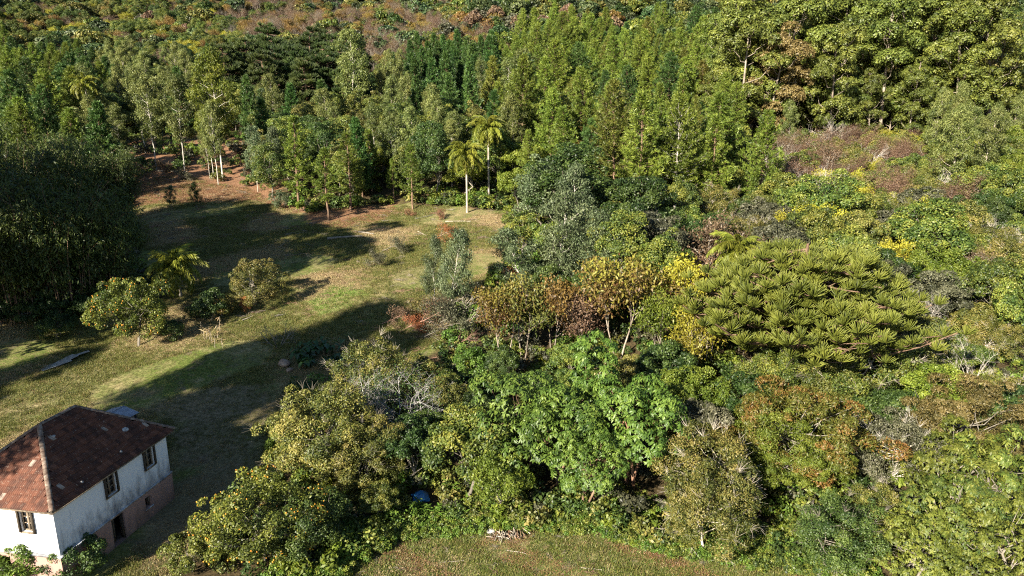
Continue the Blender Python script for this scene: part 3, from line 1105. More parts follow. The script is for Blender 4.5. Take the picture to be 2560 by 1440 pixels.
# each wall: frame origin (house local) and rotation
FR = {
    'right': Matrix.Translation((OV, OV, 0)),
    'far': Matrix.Translation((OV + WL, OV, 0)) @ Matrix.Rotation(math.pi / 2, 4, 'Z'),
    'left': Matrix.Translation((OV + WL, OV + WW, 0)) @ Matrix.Rotation(math.pi, 4, 'Z'),
    'front': Matrix.Translation((OV, OV + WW, 0)) @ Matrix.Rotation(-math.pi / 2, 4, 'Z'),
}
zt = EH + .12
W_UP = {
    'right': [(3.3, 4.1, BH + 1.22, BH + 2.4), (6.3, 7.12, BH + 1.22, BH + 2.4)],
    'front': [(1.1, 1.8, BH + 1.22, BH + 2.4), (4.06, 4.78, BH + 1.22, BH + 2.4)],
    'left': [(1.3, 2.1, BH + 1.22, BH + 2.4), (5.2, 6.0, BH + 1.22, BH + 2.4)],
    'far': [(2.4, 3.2, BH + 1.22, BH + 2.4)],
}
W_LO = {
    'right': [(3.3, 4.25, .02, BH - .12), (5.92, 6.45, .72, BH - .36)],
    'front': [(2.2, 3.1, .7, BH - .3)],
    'left': [], 'far': [],
}
for side, M in FR.items():
    L = WL if side in ('right', 'left') else WW
    part('wall', wall_mesh(L, BH, zt, .28, W_UP[side]), 'white_stucco', house, M, 'white plastered upper wall')
    th = .34
    Mlo = M @ Matrix.Translation((-.05 if side in ('right', 'left') else -.05, -.05, 0))
    part('base_wall', wall_mesh(L + .1, -.6, BH - .06, th, [(a + .05, b + .05, c, d) for a, b, c, d in W_LO[side]]), 'pink_stucco', house, Mlo, 'faded pink base wall')
    gg = G()
    e_ = .09 if side in ('right', 'left') else -.1
    box(gg, (-e_, -.09, BH - .058), (L + e_, .1, BH + .035))
    part('ledge', gg, 'white_stucco', house, M)

    def window(a, b, c, d, lean=False):
        g = G()
        dep = .09
        fw = .065
        for lo, hi in (((a, dep, c), (a + fw, dep + .08, d)), ((b - fw, dep, c), (b, dep + .08, d)), ((a + fw, dep, d - fw), (b - fw, dep + .08, d)), ((a + fw, dep, c), (b - fw, dep + .08, c + fw))):
            box(g, lo, hi)
        mid = (a + b) / 2
        box(g, (mid - .045, dep - .012, c + fw), (mid + .045, dep + .072, d - fw))
        wo_ = part('window', g, 'old_wood', house, M)
        s = G()
        box(s, (a - .06, -.07, c - .07), (b + .06, .085, c - .003))
        part('sill', s, 'old_wood', wo_)
        for k in range(1, 3):
            z = c + fw + (d - c - 2 * fw) * k / 3
            mm = G()
            box(mm, (a + fw, dep + .01, z - .018), (mid - .045, dep + .05, z + .018))
            box(mm, (mid + .045, dep + .01, z - .018), (b - fw, dep + .05, z + .018))
            part('muntin', mm, 'old_wood', wo_)
        for k in range(3):
            za = c + fw + (d - c - 2 * fw) * k / 3
            zb = c + fw + (d - c - 2 * fw) * (k + 1) / 3
            for xa, xb in ((a + fw, mid - .045), (mid + .045, b - fw)):
                pg = G()
                box(pg, (xa, dep + .055, za + .004), (xb, dep + .061, zb - .004))
                part('pane', pg, 'glass', wo_)
        if lean:
            for (xx, sgn) in ((b, 1), (a, -1)):
                sh = G()
                box(sh, (0, 0, c), (.05, .4, d))
                sho = part('shutter', sh, 'dark_wood', wo_)
                sho.matrix_local = Matrix.Translation((xx + (.004 if sgn > 0 else -.054), -.14, 0)) @ Matrix.Scale(.32, 4, (0, 1, 0))
    for (a, b, c, d) in W_UP[side]:
        window(a, b, c, d, lean=(side in ('right', 'front')))
    for (a, b, c, d) in W_LO[side]:
        if c > .5:
            g = G()
            box(g, (a, .1, c), (a + .05, .16, d))
            box(g, (b - .05, .1, c), (b, .16, d))
            box(g, (a + .05, .1, d - .05), (b - .05, .16, d))
            lw = part('cellar_window', g, 'old_wood', house, M)
            s = G()
            box(s, (a - .08, -.1, c - .08), (b + .08, -.053, c - .003))
            part('sill', s, 'white_stucco', lw)
            for x in np.linspace(a + .1, b - .1, 4):
                bar = G()
                tube(bar, [(x, .13, c), (x, .13, d - .05)], .012, 5)
                part('bar', bar, 'dark_wood', lw)
        else:
            fr = G()
            box(fr, (a, .05, c), (a + .09, .2, d))
            box(fr, (b - .09, .05, c), (b, .2, d))
            box(fr, (a + .09, .05, d - .1), (b - .09, .2, d))
            dr = part('door', fr, 'dark_wood', house, M, 'dark weathered plank door standing ajar')
            n = 5
            wpl = (b - a - .2) / n
            for k in range(n):
                pl = G()
                box(pl, (k * wpl + .004, 0, c + .03), ((k + 1) * wpl - .004, .035, d - .12))
                po = part('plank', pl, 'old_wood' if k % 2 else 'dark_wood', dr)
                po.matrix_local = Matrix.Translation((a + .1, .1, 0)) @ Matrix.Rotation(math.radians(28), 4, 'Z')
ins = G()
box(ins, (OV + .3, OV + .3, .0), (OV + WL - .3, OV + WW - .3, .02))
box(ins, (OV + .3, OV + .3, BH - .1), (OV + WL - .3, OV + WW - .3, BH - .02))
part('floor', ins, 'dark_wood', house)

# roof deck and tiles
def hip_faces():
    h2 = HW / 2
    A, B, C, D = (0, 0, 0), (HL, 0, 0), (HL, HW, 0), (0, HW, 0)
    P, Q = (h2, h2, HH), (HL - h2, h2, HH)
    return A, B, C, D, P, Q


A, B, C_, D_, P_, Q_ = [np.array(p, float) + np.array([0, 0, EH]) for p in hip_faces()]
dk = G()
for q in ((A, B, Q_, P_), (C_, D_, P_, Q_), (D_, A, P_, (D_ + P_) / 2), (B, C_, Q_, (B + Q_) / 2)):
    dk.add([v - np.array([0, 0, .07]) for v in q], [(0, 1, 2, 3)])
eb = G()
box(eb, (.02, .02, EH - .16), (HL - .02, HW - .02, EH - .1))
roof = part('roof', dk, 'dark_wood', house)
part('soffit', eb, 'old_wood', roof)


def tile_mat():
    m = bpy.data.materials.new('clay_tile')
    nt, out = nodes_of(m)
    N, Lk = nt.nodes, nt.links
    at = N.new('ShaderNodeAttribute')
    at.attribute_name = 'tint'
    base = ramp(nt, at.outputs['Fac'], [(.05, .026, .02), (.095, .042, .028), (.135, .056, .035), (.18, .08, .05), (.34, .28, .23)], [0, .3, .6, .94, 1.0])
    ge = N.new('ShaderNodeNewGeometry')
    z = N.new('ShaderNodeTexNoise')
    z.inputs['Scale'].default_value = 1.1
    z.inputs['Detail'].default_value = 9
    z.inputs['Roughness'].default_value = .7
    Lk.new(ge.outputs['Position'], z.inputs['Vector'])
    z2 = N.new('ShaderNodeTexNoise')
    z2.inputs['Scale'].default_value = 14
    z2.inputs['Detail'].default_value = 4
    Lk.new(ge.outputs['Position'], z2.inputs['Vector'])
    soot = N.new('ShaderNodeMapRange')
    soot.inputs['From Min'].default_value = .44
    soot.inputs['From Max'].default_value = .62
    soot.inputs['To Max'].default_value = .8
    Lk.new(z.outputs['Fac'], soot.inputs['Value'])
    mx = N.new('ShaderNodeMix')
    mx.data_type = 'RGBA'
    Lk.new(soot.outputs[0], mx.inputs[0])
    Lk.new(base, mx.inputs[6])
    mx.inputs[7].default_value = (.04, .024, .021, 1)
    li = N.new('ShaderNodeMapRange')
    li.inputs['From Min'].default_value = .63
    li.inputs['From Max'].default_value = .72
    li.inputs['To Max'].default_value = .8
    Lk.new(z2.outputs['Fac'], li.inputs['Value'])
    m2 = N.new('ShaderNodeMix')
    m2.data_type = 'RGBA'
    Lk.new(li.outputs[0], m2.inputs[0])
    Lk.new(mx.outputs[2], m2.inputs[6])
    m2.inputs[7].default_value = (.34, .29, .23, 1)
    pb = N.new('ShaderNodeBsdfPrincipled')
    pb.inputs['Roughness'].default_value = .85
    pb.inputs['Specular IOR Level'].default_value = .2
    Lk.new(m2.outputs[2], pb.inputs['Base Color'])
    Lk.new(pb.outputs[0], out.inputs['Surface'])
    MATS['clay_tile'] = m


tile_mat()
TW, TR = .222, .352
_xs = np.linspace(0, 1, 9)
_pr = np.array([.0, .012, .058, .012, .0, .012, .058, .012, .0])


def tile_geo(tint):
    g = G()
    V = []
    for (y, dz) in ((-.05, .075), (TR, .015)):
        for x, p in zip(_xs, _pr):
            V.append(((x - .5) * TW, y, p + dz))
    for x, p in zip(_xs, _pr):
        V.append(((x - .5) * TW, -.05, p + .018))
    F = [(i, i + 1, i + 10, i + 9) for i in range(8)] + [(18 + i, 19 + i, i + 1, i) for i in range(8)]
    g.add(V, F, tint)
    return g


TILE_V = [tile_geo(t).mesh('tile', MATS['clay_tile']) for t in (.08, .25, .4, .5, .58, .68, .8, .92, 1.0)]
tint_of = [.08, .25, .4, .5, .58, .68, .8, .92, 1.0]
tiles = []
slope = math.atan2(HH, HW / 2)
SLEN = math.hypot(HH, HW / 2)
for side, (o0, ax, up2, ln) in {
    'right': (A, np.array([1, 0, 0]), np.array([0, 1, 0]), HL),
    'left': (C_, np.array([-1, 0, 0]), np.array([0, -1, 0]), HL),
    'front': (D_, np.array([0, -1, 0]), np.array([1, 0, 0]), HW),
    'far': (B, np.array([0, 1, 0]), np.array([-1, 0, 0]), HW),
}.items():
    ys = up2 * math.cos(slope) + UP * math.sin(slope)
    zs = np.cross(ax, ys)
    R3 = np.stack([ax, ys, zs], 1)
    for row in range(12):
        s = row * TR
        inset = (s + TR * .5) / SLEN * HW / 2
        n = int((ln - 2 * inset) / TW)
        off = (ln - n * TW) / 2
        for k in range(n):
            x = off + (k + .5) * TW
            if inset - .05 > x or x > ln - inset + .05:
                continue
            p = o0 + ax * x + ys * s
            jit = Matrix.Rotation(random.gauss(0, .012), 3, 'Z') @ Matrix.Rotation(random.gauss(0, .012), 3, 'X')
            Rj = R3 @ np.array(jit)
            v = random.choices(range(9), [1, 2, 4, 5, 5, 4, 2, 1, .35])[0]
            wp = p[0] * HX + p[1] * HB
            dist = np.linalg.norm([EAVE_C[0] + wp[0], EAVE_C[1] + wp[1], GZ0 + p[2]])
            tiles.append((side not in ('right', 'front'), dist, p + zs * random.uniform(0, .006), Rj, v))
tiles.sort(key=lambda q: (q[0], q[1]))
rest = G()
for i, (_, _, p, Rj, v) in enumerate(tiles):
    if i < 300:
        o = link('roof_tile', TILE_V[v], roof)
        M4 = Matrix.Identity(4)
        for a_ in range(3):
            for b_ in range(3):
                M4[a_][b_] = float(Rj[a_, b_])
            M4[a_][3] = float(p[a_])
        o.matrix_local = M4
    else:
        tg = tile_geo(tint_of[v])
        rest.add(tg.V[0] @ Rj.T + p, tg.F[0], tg.T[0])
ro = part('roof_tile_field', rest, 'clay_tile', roof)
ro['kind'] = 'stuff'
rough_mat('ridge_clay', [(.07, .04, .03), (.14, .10, .075), (.25, .21, .17)], 5, rnd=.25)
for a_, b_ in ((A, P_), (D_, P_), (B, Q_), (C_, Q_), (P_, Q_)):
    ln = np.linalg.norm(b_ - a_)
    n = int(ln / .34)
    for k in range(n):
        g = G()
        s0, s1 = k / n, (k + 1.12) / n
        p, q = a_ + (b_ - a_) * s0, a_ + (b_ - a_) * min(1, s1)
        d = unit(q - p)
        sd = unit(np.cross(d, UP))
        n2 = np.cross(sd, d)
        V = []
        for pt, lift in ((p, .075), (q, .055)):
            for th in np.linspace(0, math.pi, 7):
                V.append(pt + sd * math.cos(th) * .12 + n2 * (math.sin(th) * .085 + lift - .02))
        g.add(V, [(i, i + 1, i + 8, i + 7) for i in range(6)])
        part('ridge_tile', g, 'ridge_clay', roof)
# a few loose pale stones and a slab lying on the tiles
for k, (lx, sl, w_) in enumerate(((5.2, .62, .11), (6.6, 1.55, .26), (2.2, .4, .11), (3.3, 3.3, .11))):
    g = G()
    V = []
    for th in np.arange(6) * math.pi / 3:
        V.append((math.cos(th) * w_ * random.uniform(.75, 1.1), math.sin(th) * w_ * .7 * random.uniform(.7, 1.1), .0))
    V2 = [(x * .85, y * .85, .02) for x, y, _ in V]
    g.add(V + V2, [(i, (i + 1) % 6, 6 + (i + 1) % 6, 6 + i) for i in range(6)] + [(6, 7, 8, 9), (6, 9, 10, 11)])
    ys = np.array([0, math.cos(slope), math.sin(slope)])
    zs = np.array([0, -math.sin(slope), math.cos(slope)])
    pl = A + np.array([1, 0, 0]) * lx + ys * sl + zs * .095
    wp = EAVE_C[:2] + (pl[0] * HX + pl[1] * HB)[:2]
    o = link('stone' if k != 1 else 'stone_slab', g.mesh('stone', MATS['lichen']))
    o.matrix_world = Matrix.Translation((wp[0], wp[1], GZ0 + pl[2])) @ Matrix.Rotation(math.pi / 2 - .166, 4, 'Z') @ Matrix.Rotation(slope, 4, 'X')
    lab = ['pale stone low on the shaded roof slope near the middle window', 'flat grey slab lying in the middle of the roof slope', 'pale stone at the roof edge near the front corner', 'white stone high on the shaded roof slope below the ridge', 'small pale stone above the roof edge, beside the grey slab', 'small pale stone uphill to the right of the grey slab'][k]
    tag(o, lab, 'stone')

# ------------------------------------------------------------------ shed behind the house
rough_mat('zinc', [(.16, .17, .19), (.26, .28, .31), (.36, .38, .41)], 2.5, rough=.5, bump=.05, metal=.3, spec=.4)
rough_mat('asbestos', [(.12, .12, .11), (.25, .25, .24), (.4, .4, .38)], 3)
sp_ = ray(268, 1036) * 45.0
sg_ = float(terrain(sp_[0], sp_[1]))
shed = thing('shed', 'low shed with grey corrugated metal roof just behind the farmhouse', 'shed', (sp_[0], sp_[1], sg_), math.pi / 2 - .25)
SH = float(sp_[2]) - sg_


def sheet(L, Wd, amp=.02, pitch=.11, th=0):
    g = G()
    n = int(L / pitch * 4)
    xs = np.linspace(-L / 2, L / 2, n)
    zz = amp * np.sin(xs / pitch * 6.283)
    V = [(x, -Wd / 2, z) for x, z in zip(xs, zz)] + [(x, Wd / 2, z) for x, z in zip(xs, zz)]
    g.add(V, [(i, i + 1, n + i + 1, n + i) for i in range(n - 1)])
    return g


for sd in (-1, 1):
    for k in range(3):
        o = part('roof_sheet', sheet(.98, 1.25), 'zinc', shed)
        o.matrix_local = Matrix.Translation((-.95 + .95 * k, sd * .56, SH - .18 + .004 * k)) @ Matrix.Rotation(-sd * math.radians(17), 4, 'X')
for sx_ in (-1.3, 1.3):
    for sy_ in (-.95, .95):
        g = G()
        box(g, (sx_ - .05, sy_ - .05, -.3), (sx_ + .05, sy_ + .05, SH - .36))
        part('post', g, 'dark_wood', shed)
for (lo, hi) in (((-1.3, -.93, .05), (1.3, -.9, SH - .45)), ((-1.3, .9, .05), (1.3, .93, SH - .45)), ((-1.27, -.89, .05), (-1.24, .89, SH - .4))):
    g = G()
    n = 9
    for k in range(n):
        if hi[0] - lo[0] > 1:
            w_ = (hi[0] - lo[0]) / n
            box(g, (lo[0] + k * w_ + .005, lo[1], lo[2]), (lo[0] + (k + 1) * w_ - .005, hi[1], hi[2]))
        else:
            w_ = (hi[1] - lo[1]) / n
            box(g, (lo[0], lo[1] + k * w_ + .005, lo[2]), (hi[0], lo[1] + (k + 1) * w_ - .005, hi[2]))
    part('wall', g, 'old_wood', shed)

# fibre cement sheets lying in the grass
for k, (u, v, a, tl) in enumerate(((140, 915, .25, .05), (165, 905, .5, .1), (205, 893, .1, .07))):
    p = hit(u, v)
    o = link('roofing_sheet', sheet(1.1 - .2 * k, 2.2 - .5 * k, .025, .17).mesh('roofing_sheet', MATS['asbestos']))
    o.location = (p[0], p[1], p[2] + .12 + .06 * k)
    o.rotation_euler = (tl + .1, -.05 * k, a - 1.0)
    tag(o, ['largest weathered white roofing sheet lying in the grass above the house', 'weathered white roofing sheet in the middle of the three in the grass', 'smallest weathered white roofing sheet, rightmost of the three in the grass'][k], 'roofing sheet')
# ------------------------------------------------------------------ palms
def palm(p, h, label, nf=17, scale=1.0, lean=(0, 0), tr=.14):
    nf = int(nf * 1.6)
    scale *= 1.2
    o = thing('palm_tree', label, 'palm tree', p, random.uniform(0, 6))
    g = G()
    zz = np.linspace(-.3, h, 7)
    s = np.clip(zz / h, 0, 1)
    path = np.stack([lean[0] * s ** 1.5, lean[1] * s ** 1.5, zz], 1)
    tube(g, path, tr * np.array([1.35, 1.1, 1, .95, .95, .9, .75]), 9)
    part('trunk', g, 'bark_pale', o)
    top = Vector(path[-1])
    g = G()
    for k in range(8):
        a = k * .785
        tube(g, [np.array(top) + np.array([math.cos(a) * .06, math.sin(a) * .06, -.5]), np.array(top) + np.array([math.cos(a) * .22, math.sin(a) * .22, .15])], [.07, .03], 4)
    part('crownshaft', g, 'bark_pale', o)
    for k in range(nf):
        f = k / (nf - 1)
        fo = link('frond', FRONDS[k % 3], o, 'palm')
        el = -(1.2 - 2.0 * f) + random.uniform(-.12, .12)
        fo.matrix_local = Matrix.Translation(top) @ Matrix.Rotation(k * 2.4 + random.uniform(-.2, .2), 4, 'Z') @ Matrix.Rotation(el, 4, 'Y') @ Matrix.Scale(scale * random.uniform(.85, 1.1), 4)
    u, v = project(p[0], p[1], p[2] + h)
    PLACED.append((p[0], p[1], 1.4, o, u, v))
    return o


for m in FRONDS:
    m.materials.append(MATS['palm'])
palm(by_base(1168, 532), 7.9, 'tall palm with pale straight trunk at the back of the clearing', 19, 1.02)
pb_ = by_base(1222, 500)
palm(pb_, 10.2, 'taller palm close behind the pale trunked palm', 18, 1.02)
palm(by_base(240, 405), 13.5, 'slim palm rising among the eucalyptus at the far left', 16, .95)
palm(by_base(452, 742), 3.1, 'short palm with yellow green fronds in the shaded left clearing', 18, 1.0, (.9, -.2), .13)
palm(by_top(1850, 588, 9.0), 7.4, 'palm head showing in the thicket behind the flat topped araucaria', 15, .95)

# ------------------------------------------------------------------ named trees
P = plant
# fruit trees and shrubs of the clearing
def fruit(o, c_mesh, n, seed, size=.055, mat='orange_fruit'):
    r = np.random.default_rng(seed)
    vs_ = np.empty(len(c_mesh.vertices) * 3, np.float32)
    c_mesh.vertices.foreach_get('co', vs_)
    vs_ = vs_.reshape(-1, 3)
    cen = vs_.mean(0)
    far = np.linalg.norm((vs_ - cen) / vs_.std(0), axis=1)
    cand = np.where(far > np.quantile(far, .55))[0]
    pts = vs_[r.choice(cand, n, replace=False)]
    g = G()
    th = np.arange(6) * math.pi / 3
    for p in pts:
        p = p + unit(p - cen) * .06
        V = [(0, 0, -1)] * 6 + [(math.cos(a) * .87, math.sin(a) * .87, -.5) for a in th] + [(math.cos(a) * .87, math.sin(a) * .87, .5) for a in th] + [(0, 0, 1)] * 6
        V = np.array(V) * size * r.uniform(.8, 1.15) + p
        F = [(6 * q + k, 6 * q + (k + 1) % 6, 6 * q + 6 + (k + 1) % 6, 6 * q + 6 + k) for q in range(3) for k in range(6)]
        g.add(V, F)
    f = link('fruit', g.mesh('fruit', MATS[mat], smooth=True), o)
    f['kind'] = 'stuff'


rough_mat('orange_fruit', [(.42, .15, .01), (.5, .21, .015), (.55, .28, .02)], 8, rough=.45, bump=.1, spec=.4)
o = P('citrus', by_base(345, 868), 'citrus tree with orange fruit standing in the shaded left clearing', 'citrus', scale=1.42, var=0, rz=1.0, sxy=.78)
fruit(o, K['citrus'][0][0], 150, 5, .045)
P('citrus', by_base(642, 760), 'round olive green fruit tree with short trunk left of the sunny meadow', 'olive', scale=.95, var=1, rz=.5)
P('bare_bush', by_base(695, 868), 'small leafless bush at the shadow edge in the meadow', 'olive', 'bark_grey', scale=.95, var=0)
o = P('citrus', by_top(640, 1205, 4.6), 'orange tree loaded with fruit at the bottom edge beside the house', 'citrus', scale=1.0, var=1, rz=2.2, sxy=1.05)
fruit(o, K['citrus'][1][0], 230, 6, .042)
P('citrus', hit(760, 1395), 'dark leafy tree leaning against the orange tree at the bottom edge', 'dark_green', scale=.82, var=0)
P('dense', by_top(800, 945, 7.0), 'big dense olive crowned tree right of the farmhouse yard', 'olive', scale=.98, var=0, rz=.3)
P('dense', by_top(905, 1030, 5.4), 'lower dense olive tree against the right flank of the big dense tree', 'olive', scale=.72, var=1)
P('lichen', by_base(985, 1100), 'grey lichen covered dead tree with a tangle of twigs', 'dark_green', 'lichen', scale=1.05)
P('twiggy', by_top(930, 838, 6.3), 'brownish twiggy tree growing through the lichen covered dead tree', 'olive', 'bark_pale', scale=.93)
P('bush', by_base(470, 1425), 'low loquat bush with pale rosettes of leaves at the bottom edge', 'citrus', scale=.7)
P('bush', by_base(70, 1450), 'bright green bush in front of the farmhouse front wall', 'bright_shrub', scale=.75)
P('bush', by_base(15, 1440), 'bright green bush cut by the bottom left corner of the picture', 'bright_shrub', scale=.6)
P('bush', by_base(205, 1440), 'dark shrub climbing the near corner of the farmhouse', 'dark_green', scale=.72)
P('bush', by_base(150, 845), 'dark low shrub in the shade at the far left of the clearing', 'dark_green', scale=.8)
for k, (u, v) in enumerate(((10, 812), (75, 808), (135, 800), (210, 790), (285, 775), (335, 745))):
    P('bush', by_base(u, v), f'dark shrub at the foot of the bamboo, {["first", "second", "third", "fourth", "fifth", "sixth"][k]} from the left', 'dark_green', scale=random.uniform(.7, 1.0))
P('bush', by_base(520, 800), 'dark tangled bush under the short palm', 'dark_green', scale=.9)
P('bush', by_base(560, 790), 'dark brown bush right of the short palm', 'rust', scale=.7)
P('bush', by_base(430, 850), 'green bush at the foot of the citrus tree in the shade', 'green', scale=.62)
P('wispy', by_base(493, 520), 'lone thin sapling standing in the shaded clearing', 'dark_green', scale=.42)
P('wispy', by_base(430, 525), 'bare thin sapling left of the lone sapling in the shade', 'grey_euc', scale=.4)

# lush glossy trees, bottom centre
P('lush', by_top(1290, 960, 7.0), 'glossy bright green tree, leftmost of the big leaved group', 'lush', 'bark_brown', scale=.98, var=0)
P('lush', by_top(1400, 975, 6.6), 'glossy bright green tree in the middle of the big leaved group', 'lush', 'bark_brown', scale=.9, var=1)
P('lush', by_top(1590, 945, 7.2), 'glossy bright green domed tree, rightmost of the big leaved group', 'lush', 'bark_red', scale=1.0, var=2, rz=.6)
P('lush_spire', by_top(1487, 820, 9.2), 'narrow glossy green spire rising above the big leaved group', 'lush', 'bark_brown', scale=1.12)
P('lush', by_top(1480, 1090, 5.0), 'lower glossy tree in front of the big leaved group', 'lush', 'bark_brown', scale=.68, var=1)
P('broad', by_top(1180, 1010, 6.4), 'olive leaved tree behind the left of the glossy trees', 'green', scale=.78)
P('broad', by_top(1020, 1050, 4.6), 'dark tree between the dead tree and the glossy trees', 'dark_green', scale=.6)
P('broad', by_top(1250, 1130, 4.4), 'green leafy tree under the left of the glossy group', 'lime', scale=.55)

# autumn trees
AL = [(1265, 915, .98, 'autumn', 'autumn', 'yellow and rust autumn tree with two pale stems left of the autumn row'),
      (1308, 905, 1.15, 'autumn', 'olive', 'slim pale stemmed autumn tree second from the left of the row'),
      (1381, 888, 1.06, 'autumn', 'gold', 'half bare rusty autumn tree with forked pale trunk'),
      (1455, 905, .8, 'autumn', 'redbrown', 'russet leaved autumn tree left of the glossy spire'),
      (1545, 900, 1.2, 'autumn', 'autumn', 'orange tinged autumn tree right of the glossy spire'),
      (1640, 905, .85, 'autumn', 'lime', 'yellow green autumn tree between the spire and the yellow trees'),
      (1725, 962, 1.12, 'autumn', 'yellow', 'bright yellow topped autumn tree with pale stems'),
      (1690, 850, 1.0, 'autumn', 'yellow', 'bright yellow tree behind the yellow topped autumn tree'),
      (1775, 925, 1.0, 'autumn', 'autumn', 'rusty autumn tree on the right side of the bright yellow topped tree'),
      (1850, 915, .62, 'autumn', 'yellow', 'small clear yellow tree left of the spreading olive thicket')]
for k, (u, v, s, kd, lf, lab) in enumerate(AL):
    P(kd, by_base(u, v), lab, lf, 'bark_grove', scale=s * random.uniform(.88, 1.12), var=k)
P('autumn', by_top(1790, 520, 8.5), 'dark red tree with yellow leaf tips left of the flat topped araucaria', 'redbrown', 'bark_pale', scale=1.1, var=1)
P('autumn_low', by_top(1745, 590, 6.5), 'rust red small tree below the dark red tree', 'redbrown', 'bark_pale', scale=1.1)
P('autumn', by_top(1500, 262, 10.5), 'orange leaved tree with bare pale stems in front of the pine stand', 'gold', 'bark_pale', scale=1.35, var=2)
P('autumn_low', by_top(1550, 318, 7.5), 'clear yellow tree at the foot of the orange tree', 'yellow', 'bark_pale', scale=1.2)
P('autumn_low', by_top(1440, 305, 7.5), 'yellow green tree left of the orange tree by the pine stand', 'autumn', 'bark_pale', scale=1.2)
P('sapling', by_base(1655, 955), 'small white leafless tree below the yellow trees', None, 'bark_white', scale=.5)

# flat topped araucaria and neighbours
P('araucaria', by_top(2020, 610, 12.2), 'wide flat topped araucaria with yellow green corded branches', 'araucaria', 'bark_brown', scale=1.1, rz=.4, cat='tree', tilt=(-.0, 0))
P('feather', by_top(2010, 960, 6.9), 'feathery olive and rust tree in the lower right', 'rust', 'bark_grey', scale=.98, var=0)
P('feather', by_top(1960, 1040, 5.8), 'feathery fresh green tree below the feathery rust tree', 'lime', 'bark_grey', scale=.72, var=1)
P('twiggy', by_top(2250, 720, 7.8), 'broad grey green tree with sparse red leaves right of the araucaria', 'olive', 'bark_pale', scale=1.2, var=0)
P('twiggy', by_top(2180, 800, 7.0), 'wide dotted green tree in front of the araucaria', 'green', 'bark_pale', scale=1.1, var=1)
P('twiggy', by_top(1800, 1085, 5.6), 'twiggy olive tree topped with grey dead twigs', 'olive', 'bark_pale', scale=.95, var=2)
P('twiggy', by_top(1780, 1200, 4.6), 'twiggy olive tree low in front of the grey topped one', 'olive', 'bark_pale', scale=.8, var=0)
P('sapling', by_base(2045, 935), 'small white dead tree standing out in the olive thicket', None, 'bark_white', scale=.4, var=1)
P('sapling', by_base(1870, 1040), 'white leafless sapling above the grey topped twiggy tree', None, 'bark_white', scale=.45, var=2)
P('gloss', by_top(2430, 1050, 6.8), 'glossy pale green tree in the lower right, topmost of its clump', 'citrus', 'bark_grey', scale=.9, var=0)
P('gloss', by_top(2520, 1060, 7.0), 'glossy mid green tree cut by the right edge', 'green', 'bark_grey', scale=.9, var=2)
P('gloss', by_top(2400, 1190, 5.8), 'glossy mid green tree in the middle of the lower right clump', 'green', 'bark_grey', scale=.82, var=1)
P('gloss', by_top(2300, 1300, 4.2), 'glossy pale green tree at the lower left of the right hand clump', 'citrus', 'bark_grey', scale=.66, var=0)
P('gloss', by_top(2510, 1270, 5.0), 'glossy pale green tree in the bottom right corner', 'citrus', 'bark_grey', scale=.78, var=2)
P('twiggy', by_top(2270, 1010, 5.8), 'grey twiggy tree with combed bare branches at the right', 'grey_purple', 'bark_white', scale=.8, var=1)
P('feather', by_top(2430, 950, 6.4), 'golden brown feathery tree at the right edge', 'ochre', 'bark_grey', scale=.8, var=1)
P('twiggy', by_top(2090, 1240, 4.6), 'dark green leafy tree in the lower right thicket', 'dark_green', scale=.72, var=2)
P('twiggy', by_top(1950, 860, 5.6), 'twiggy green tree under the left of the flat topped araucaria', 'green', scale=.85, var=0)
P('twiggy', by_top(2060, 870, 5.2), 'twiggy olive tree under the middle of the flat topped araucaria', 'olive', scale=.8, var=1)

# eucalypts in the middle and in the meadow
P('wispy', by_base(1400, 722), 'grey green eucalyptus with leaning pale limbs right of the meadow', 'grey_euc', 'bark_white', scale=1.15, var=0, tilt=(0, .12), sxy=1.35)
P('wispy', by_base(1300, 745), 'grey green eucalyptus on the left of the leaning one', 'grey_euc', 'bark_white', scale=.82, var=1, sxy=1.4)
P('wispy', by_base(1480, 735), 'grey green eucalyptus on the right of the leaning one', 'grey_euc', 'bark_white', scale=.95, var=0, sxy=1.45)
P('young_euc', by_base(1440, 640), 'tall grey green eucalyptus behind the leaning one', 'grey_euc', 'bark_white', scale=1.05, var=0, sxy=1.3)
P('wispy', by_base(1130, 802), 'thin wispy eucalyptus standing alone at the meadow edge', 'grey_euc', 'bark_white', scale=.98, var=1, sxy=.9)
P('wispy', by_base(1085, 770), 'second thin wispy eucalyptus left of the lone one', 'grey_euc', 'bark_white', scale=.8, var=0, sxy=.8)
SL = [(240, 416, 240, 'widest pale stemmed eucalyptus at the left end of the row'), (364, 384, 168, 'eucalyptus with tall bare forked white trunk in the left row'), (391, 424, 185, 'slim eucalyptus right of the bare white trunk'),
      (463, 434, 195, 'leafy eucalyptus in the middle of the left row'), (525, 448, 300, 'short eucalyptus at the left of four close white stems'), (534, 440, 235, 'second of four close white stemmed eucalyptus'),
      (546, 462, 250, 'third of four close white stemmed eucalyptus'), (558, 452, 131, 'tallest yellow green eucalyptus rising above the left row'), (655, 345, 212, 'eucalyptus with forked white trunk in the dark gap'),
      (308, 436, 265, 'thin eucalyptus between the left end and the bare white trunk'), (890, 342, 72, 'very tall open eucalyptus at the centre back'), (1000, 300, 168, 'round headed eucalyptus right of the very tall one'),
      (990, 470, 270, 'leaning pale stemmed eucalyptus behind the young pines'), (270, 400, 215, 'eucalyptus beside the slim palm'), (820, 400, 220, 'eucalyptus in the dark wood behind the young pines'), (940, 440, 265, 'eucalyptus behind the second young pine'),
      (1100, 475, 330, 'small eucalyptus left of the pale trunked palm'), (1130, 470, 300, 'eucalyptus behind the two palms'), (1310, 330, 120, 'tall yellowish eucalyptus left of the pine stand'), (1270, 320, 150, 'yellowish eucalyptus left of the tall one by the pines')]
